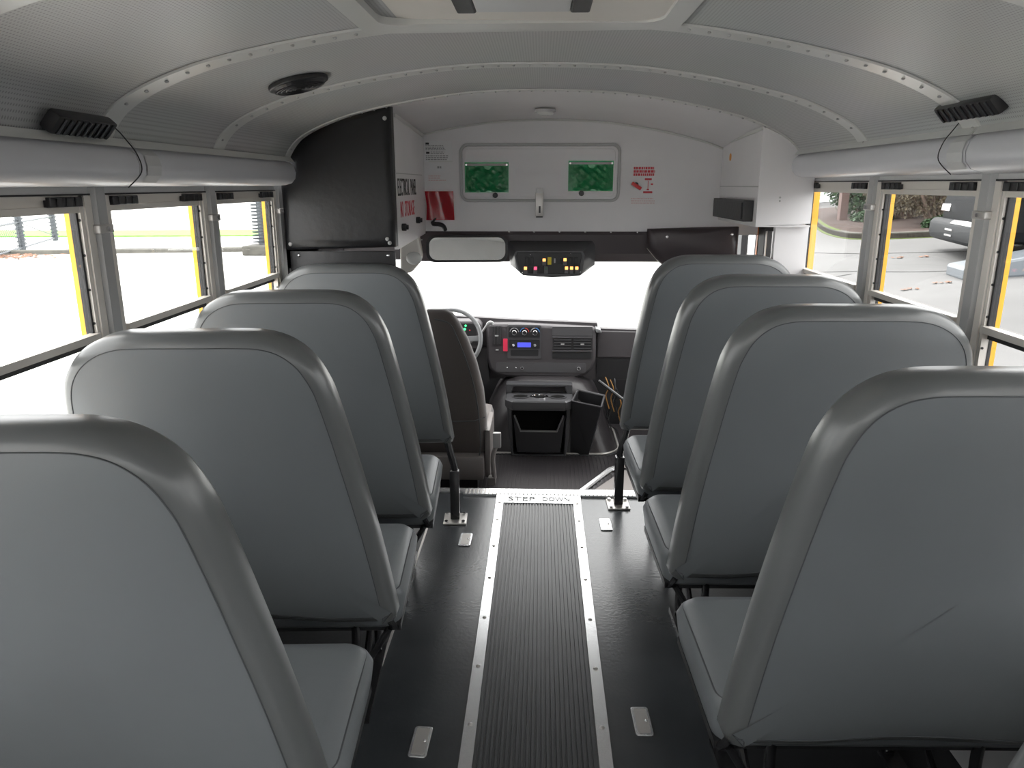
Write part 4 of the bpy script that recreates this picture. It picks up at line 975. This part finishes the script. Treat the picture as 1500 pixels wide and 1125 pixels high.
# kerbed island on the right
kp = [(11.5, 35.0), (10.69, 31.1), (9.58, 26.8), (9.12, 24.6), (9.0, 22.9), (9.3, 22.1), (10.0, 21.4), (11.0, 20.9), (12.5, 20.6), (15, 20.4), (22, 20.2)]
K = smoothpath([(x, y, 0) for x, y in kp], 5)
def strip(bm, P_, a, b, z0, z1):
    rings = []
    for i, p in enumerate(P_):
        tt = (P_[min(i+1, len(P_)-1)]-P_[max(i-1, 0)]).normalized(); nrm = Vector((-tt.y, tt.x, 0))
        q0, q1 = p+nrm*a, p+nrm*b
        rings.append([(q0.x, q0.y, slope(q0.x)+z0), (q0.x, q0.y, slope(q0.x)+z1), (q1.x, q1.y, slope(q1.x)+z1), (q1.x, q1.y, slope(q1.x)+z0)])
    loft(bm, rings)
bm = nb(); strip(bm, K, 0, .16, -.1, .17); tag(obj('kerb', bm, 'kerb_concrete'), 'curved grey concrete kerb around the shrub bed outside the right windows', 'kerb')
bm = nb(); strip(bm, K, -.10, .0, -.02, .012); tag(obj('moss_strip', bm, 'moss'), 'bright green moss growing along the foot of the kerb', 'moss', kind='stuff')
bm = nb(); strip(bm, K[:18], .02, .13, .16, .182); tag(obj('kerb_moss', bm, 'moss'), 'yellow green moss patch on top of the far kerb curve', 'moss', kind='stuff')
bm = nb()
ring = [(p.x, p.y) for p in K] + [(24, 36)]
prism(bm, ring, lambda u, v, d: (u, v, slope(u)+d), -.05, .14); struct('ground_island', bm, 'bark_mulch')
bm = nb(); box(bm, -.13, .13, -.13, .13, 0, 3.6, M=Matrix.Translation((10.72, 27.9, slope(10.72)+.1))); tag(obj('wooden_post', bm, 'post_brown', origin=(10.72, 27.9, .19)), 'brown wooden post standing in the mulch bed outside the right windows', 'post')
# building with lapped siding
t = thing('building', 'white building with lapped siding beyond the shrubs', 'building', (15, 40, .4))
bm = nb(); pts = [(0, 0)]
for k in range(28): pts += [(-.05, .18*k), (0, .18*(k+1))]
pts += [(3, .18*28), (3, 0)]
prism(bm, pts, lambda u, v, d: (d, 42+u, .3+v), 9, 24); obj('siding', bm, 'siding_white', t)

def shrub(name, label, c, rx, ry, rz, n, leafm, twigs, ls=.07, z0=0, cover=1.0):
    t = thing(name, label, 'shrub', (c[0], c[1], c[2]), 'shrubs in the bed outside')
    bm = nb()
    for i in range(n):
        while True:
            p = Vector((random.uniform(-1, 1), random.uniform(-1, 1), random.uniform(-1, 1)))
            if .45 < p.length < 1.0+.12*math.sin(p.x*7+p.y*5): break
        q = Vector((c[0]+p.x*rx, c[1]+p.y*ry, c[2]+z0+rz+p.z*rz))
        a = Vector((random.gauss(0, 1), random.gauss(0, 1), random.gauss(0, 1))).normalized(); b = a.orthogonal().normalized(); w = ls*random.uniform(.6, 1.3)
        b2 = a.cross(b)
        bm.faces.new([bm.verts.new(q+b*w), bm.verts.new(q+b2*w*.5), bm.verts.new(q-b*w), bm.verts.new(q-b2*w*.5)])
    obj('foliage', bm, leafm, t)
    bm = nb()
    for i in range(twigs):
        a = 2*PI*random.random(); r = random.uniform(.5, .95)
        e = Vector((c[0]+rx*r*math.cos(a), c[1]+ry*r*math.sin(a), c[2]+rz*random.uniform(.9, 2.0)))
        b0 = Vector((c[0]+random.uniform(-.25, .25), c[1]+random.uniform(-.25, .25), c[2]))
        m1 = b0.lerp(e, .4)+Vector((random.gauss(0, .12), random.gauss(0, .12), .1)); m2 = b0.lerp(e, .75)+Vector((random.gauss(0, .15), random.gauss(0, .15), .15))
        P_ = smoothpath([b0, m1, m2, e], 3); tube(bm, P_, [max(.008, .045*(1-k/len(P_))) for k in range(len(P_))], 5)
        for k in range(3):
            b1 = P_[random.randint(4, len(P_)-1)]; tube(bm, [b1, b1+Vector((random.gauss(0, .25), random.gauss(0, .25), random.uniform(0, .3))), b1+Vector((random.gauss(0, .4), random.gauss(0, .4), random.uniform(.1, .5)))], [.014, .010, .005], 4)
    obj('branches', bm, 'twig', t)
shrub('evergreen_shrub', 'dark green bush rising behind the brown wooden post', (12.3, 29.9, slope(12.2)+.1), 1.5, 1.4, 1.6, 9000, 'leaf_green', 12, .09)
shrub('twiggy_shrub', 'large twiggy bush with bare pale branches left of the dark vehicle', (11.9, 23.6, slope(11.9)+.1), 2.0, 1.1, 1.35, 8000, 'leaf_olive', 46, .06, z0=.15)
shrub('twiggy_shrub', 'reddish twiggy bush between wooden post and large bare bush', (12.2, 26.4, slope(12.2)+.1), 1.4, 1.4, 1.45, 7000, 'leaf_olive', 34, .07, z0=.1)
shrub('evergreen_shrub', 'green leafy bush at the back of the bed behind the dark vehicle', (16.2, 26.5, slope(16.2)+.1), 2.4, 1.7, 1.9, 9000, 'leaf_green', 12, .09)
def ivy(c, rx, ry, n, label):
    bm = nb()
    for i in range(n):
        a = 2*PI*random.random(); r = math.sqrt(random.random())
        q = Vector((c[0]+rx*r*math.cos(a), c[1]+ry*r*math.sin(a), 0)); q.z = slope(q.x)+.15+random.random()*.42*(1-r*.6)
        a = Vector((random.gauss(0, .6), random.gauss(0, .6), 1)).normalized(); b = a.orthogonal().normalized(); b2 = a.cross(b); w = .075*random.uniform(.6, 1.2)
        bm.faces.new([bm.verts.new(q+b*w), bm.verts.new(q+b2*w*.7), bm.verts.new(q-b*w), bm.verts.new(q-b2*w*.7)])
    tag(obj('ground_ivy', bm, 'leaf_green', origin=(c[0], c[1], slope(c[0]))), label, 'ivy', kind='stuff')
ivy((11.9, 22.4), 1.0, .5, 1700, 'low green ivy at the foot of the large twiggy bush')
ivy((11.2, 26.6), .6, 1.0, 1100, 'low dark green ivy beside the brown wooden post')

# dark vehicle on the right
A_ = Vector((9.40, 18.66, 0)); B_ = Vector((8.55, 15.1, 0)); w_ = (A_-B_).length; ey = (A_-B_).normalized(); ex = Vector((ey.y, -ey.x, 0))
zb = slope(8.9)
VM = Matrix(((ex.x, ey.x, 0, B_.x), (ex.y, ey.y, 0, B_.y), (0, 0, 1, zb), (0, 0, 0, 1)))
t = thing('dark_vehicle', 'black sport utility vehicle parked beside the shrub bed', 'vehicle', (B_.x, B_.y, zb))
def VF(u, v, d): return VM @ Vector((u, d, v))
bm = nb(); prism(bm, [(.10, .55), (.06, 1.1), (.12, 1.35), (.45, 2.05), (.8, 2.15), (3.2, 2.15), (4.0, 1.5), (5.2, 1.35), (5.35, 1.1), (5.35, .5), (4.9, .42), (.4, .42)], VF, .08, w_-.08); bd = obj('body', bm, 'car_black', t, bevel=.06, smooth=True)
bm = nb(); prism(bm, [(-.12, .36), (-.16, .5), (-.15, .72), (-.06, .80), (.25, .80), (.25, .32), (.0, .30)], VF, 0, w_); obj('rear_bumper', bm, 'car_bumper', t, bevel=.04, smooth=True)
bm = nb(); prism(bm, [(-.155, .73), (-.06, .808), (.05, .81), (.05, .78), (-.13, .72)], VF, .1, w_*.55); obj('bumper_highlight', bm, 'chrome', t)  # bright strip added as the highlight along the body crease
for z in (.46, .58):
    bm = nb(); prism(bm, [(-.175, z), (-.175, z+.04), (-.15, z+.04), (-.15, z)], VF, w_*.45, w_*.60); obj('reflector_bar', bm, 'chrome', t)
bm = nb(); prism(bm, [(.02, .95), (.04, 1.12), (.3, 1.12), (.3, .95)], VF, w_-.75, w_-.12); obj('lamp', bm, 'chrome', t, bevel=.02)
bm = nb(); prism(bm, [(.12, 1.40), (.42, 1.98), (.44, 1.98), (.2, 1.40)], VF, .3, w_-.3); obj('rear_window', bm, 'car_glass', t)
bm = nb(); prism(bm, [(.75, 1.38), (.9, 2.0), (3.1, 2.0), (3.7, 1.45)], VF, .06, .082); obj('side_window', bm, 'car_glass', t)
for u in (1.15, 4.3):
    for d in (.22, w_-.22):
        bm = nb(); c = VF(u, .38, d); tube(bm, [c-ey*.13, c+ey*.13], .38, 24); wh = obj('wheel', bm, 'tire', t, smooth=True)
        bm = nb(); tube(bm, [c-ey*.135, c+ey*.135], .2, 16); obj('wheel_hub', bm, 'pillar_grey', wh, smooth=True)
# pale block in front of the vehicle
bm = nb(); P1, P2 = Vector((7.6, 13.9, 0)), Vector((10.2, 13.5, 0)); tt = (P2-P1).normalized(); nn = Vector((-tt.y, tt.x, 0))
rings = []
for q, h_ in ((P1, .22), (P2, .55)):
    z = slope(q.x); rings.append([tuple(q+Vector((0, 0, z-.02))), tuple(q+Vector((0, 0, z+h_))), tuple(q+nn*.9+Vector((0, 0, z+h_))), tuple(q+nn*.9+Vector((0, 0, z-.02)))])
loft(bm, rings); tag(obj('pale_block', bm, 'car_silver', bevel=.05, origin=(8.5, 15.6, slope(8.5))), 'pale blue grey low block on the asphalt below the dark vehicle', 'block')
# cracks and leaves on the asphalt
for k, pts in enumerate(([(6.6, 21), (7.7, 19.2), (8.9, 18.2), (10.2, 17.2)], [(5.6, 16.8), (6.6, 16.2), (7.6, 15.3), (9.2, 14.6)], [(5.3, 13.2), (5.5, 15.2), (6.4, 15.9)])):
    bm = nb(); P_ = smoothpath([(x, y, slope(x)+.004) for x, y in pts], 6); tube(bm, P_, [.03+.02*random.random() for _ in P_], 5)
    for v_ in bm.verts: v_.co.z = slope(v_.co.x)+.004+(v_.co.z-slope(v_.co.x))*.15
    tag(obj('asphalt_crack', bm, 'crack_tar'), ['dark crack in the asphalt nearest the kerb', 'long dark crack crossing the asphalt in front of the vehicle', 'curved dark crack at the left end of the asphalt'][k], 'crack', 'cracks in the asphalt')
for k, (x, y) in enumerate(((7.19, 13.8), (6.45, 13.5), (8.1, 17.6), (8.6, 17.4))):
    bm = nb()
    for j in range(7):
        q = Vector((x+random.uniform(-.13, .13), y+random.uniform(-.1, .1), 0)); q.z = slope(q.x)+.012
        a = random.random()*6; b = Vector((math.cos(a), math.sin(a), .2))*.06; c2 = Vector((-math.sin(a), math.cos(a), .1))*.035
        bm.faces.new([bm.verts.new(q+b), bm.verts.new(q+c2), bm.verts.new(q-b+Vector((0, 0, .03))), bm.verts.new(q-c2)])
    tag(obj('fallen_leaves', bm, 'leaf_litter', origin=(x, y, slope(x))), ['small cluster of brown leaves on the asphalt, right one of the nearest pair', 'small cluster of brown leaves on the asphalt, left one of the nearest pair', 'brown leaves on the asphalt near the far crack, left cluster', 'brown leaves on the asphalt near the far crack, right cluster'][k], 'leaves', 'leaf clusters on the asphalt', 'stuff')

# left side: grass verge, kerb, chain link gate, post on a plinth
bm = nb(); vs = [(-60, 30.5), (-9, 34.8), (-9, 39), (-60, 36)]; prism(bm, vs, XY, G, G+.06); struct('ground_verge', bm, 'grass')
bm = nb(); tube(bm, [(-40, 20.2, G), (-17.6, 25.2, G), (-9, 27, G)], .16, 8); tag(obj('kerb', bm, 'kerb_concrete', smooth=True), 'low pale kerb behind the chain link gate outside the left windows', 'kerb')
t = thing('chain_link_gate', 'open chain link gate with dark posts outside the left windows', 'gate', (-19, 27, G))
def mesh_fence(bm, a, b, z0, z1, st=.22):
    a, b = Vector(a), Vector(b); L_ = (b-a).length; n = int(L_/st)+1; hh = z1-z0
    for k in range(-int(hh/st), n):
        for sg in (1, -1):
            x0 = k*st; x1 = x0+hh
            q0, q1 = max(0, x0), min(L_, x1)
            if q1 <= q0: continue
            za = z0+(q0-x0) if sg > 0 else z1-(q0-x0); zb_ = z0+(q1-x0) if sg > 0 else z1-(q1-x0)
            p, q = a.lerp(b, q0/L_), a.lerp(b, q1/L_); tube(bm, [(p.x, p.y, za), (q.x, q.y, zb_)], .006, 3, cap=False)
ga, gm, gb_ = (-17.0, 22.6), (-18.6, 26.6), (-20.6, 31.6)
bm = nb(); mesh_fence(bm, (*ga, 0), (*gm, 0), G+.1, G+2.6); m1 = obj('wire_mesh', bm, 'fence_steel', t); m1['kind'] = 'stuff'
for p in (gm, gb_):
    bm = nb(); tube(bm, [(p[0], p[1], G), (p[0], p[1], G+2.7)], .11, 10); po = obj('post', bm, 'fence_steel', t, smooth=True)
    bm = nb(); n = 120; tube(bm, [(p[0]+.16*math.cos(j*.9), p[1]+.16*math.sin(j*.9), G+.1+2.5*j/n) for j in range(n)], .02, 4); obj('wire_coil', bm, 'fence_steel', po)
for z in (.12, 1.0, 2.6):
    bm = nb(); tube(bm, [(*ga, G+z), (*gm, G+z), (*gb_, G+z)], .035, 8); obj('rail', bm, 'fence_steel', t, smooth=True)
bm = nb(); tube(bm, [(*gm, G+1.0), (*gb_, G+.2)], .02, 6); obj('brace', bm, 'fence_steel', t)
# leaf litter at the gate
bm = nb()
for j in range(160):
    q = Vector((-17.6+random.gauss(0, .9), 24.3+random.gauss(0, .7), G+.02)); a = random.random()*6; b = Vector((math.cos(a), math.sin(a), .3))*.12; c2 = Vector((-math.sin(a), math.cos(a), .1))*.08
    bm.faces.new([bm.verts.new(q+b), bm.verts.new(q+c2), bm.verts.new(q-b+Vector((0, 0, .06))), bm.verts.new(q-c2)])
tag(obj('leaf_litter', bm, 'leaf_litter', origin=(-17.6, 24.3, G)), 'brown leaf litter on the ground under the open gate', 'leaves', kind='stuff')
t = thing('fence_post', 'thick dark mesh wrapped gate post on a low concrete base outside the left windows', 'post', (-9.6, 25.6, G))
bm = nb(); box(bm, -10.0, -8.0, 25.0, 26.6, G, G+.32, bev=.05); obj('concrete_base', bm, 'kerb_concrete', t)
bm = nb(); cyl(bm, (-9.55, 25.7, G+1.6), .10, 2.6, 'Z', 12); obj('post_tube', bm, 'fence_steel', t, smooth=True)
bm = nb(); n = 200; tube(bm, [(-9.55+.30*math.cos(j*.7), 25.7+.12*math.sin(j*.7), G+.35+2.5*j/n) for j in range(n)], .022, 4); obj('wire_coil', bm, 'fence_steel', t)
bm = nb(); box(bm, -9.2, -8.95, 25.9, 26.1, G+.3, G+3); obj('white_post', bm, 'siding_white', t)

# ------------------------------------------------------------------ sky
w = bpy.data.worlds.new('overcast'); bpy.context.scene.world = w; w.use_nodes = True
nt = w.node_tree; bg = nt.nodes['Background']
tc = nt.nodes.new('ShaderNodeTexCoord'); sp_ = nt.nodes.new('ShaderNodeSeparateXYZ'); rp = nt.nodes.new('ShaderNodeValToRGB')
nt.links.new(tc.outputs['Generated'], sp_.inputs[0]); nt.links.new(sp_.outputs['Z'], rp.inputs['Fac'])
rp.color_ramp.elements[0].position = 0; rp.color_ramp.elements[0].color = (.92, .93, .94, 1)
rp.color_ramp.elements[1].position = .8; rp.color_ramp.elements[1].color = (1, 1, .99, 1)
nt.links.new(rp.outputs['Color'], bg.inputs['Color']); bg.inputs['Strength'].default_value = 4.2
# weak diffuse sun through the overcast, ahead of the bus
sl = bpy.data.lights.new('overcast_sun', 'SUN'); sl.energy = 3.0; sl.angle = math.radians(25); sl.color = (1, .98, .95)
so = bpy.data.objects.new('overcast_sun', sl); C.objects.link(so); so.rotation_euler = (math.radians(-38), math.radians(-14), 0)

# ------------------------------------------------------------------ camera
cd = bpy.data.cameras.new('camera'); cam = bpy.data.objects.new('camera', cd); C.objects.link(cam)
cam.location = (-.03, 0, 1.56); cam.rotation_euler = (math.radians(90-14.891), 0, math.radians(2.1635))
cd.sensor_width = 36; cd.lens = 1100/1500*36; cd.clip_start = .02; cd.clip_end = 500
sc = bpy.context.scene; sc.camera = cam
sc.view_settings.view_transform = 'Standard'; sc.view_settings.look = 'None'; sc.view_settings.gamma = 1
sc.view_settings.exposure = .4; sc.view_settings.use_curve_mapping = False
sc.cycles.max_bounces = 10; sc.cycles.diffuse_bounces = 6; sc.cycles.transparent_max_bounces = 12
for o in bpy.data.objects:
    if '_o' in o: del o['_o']
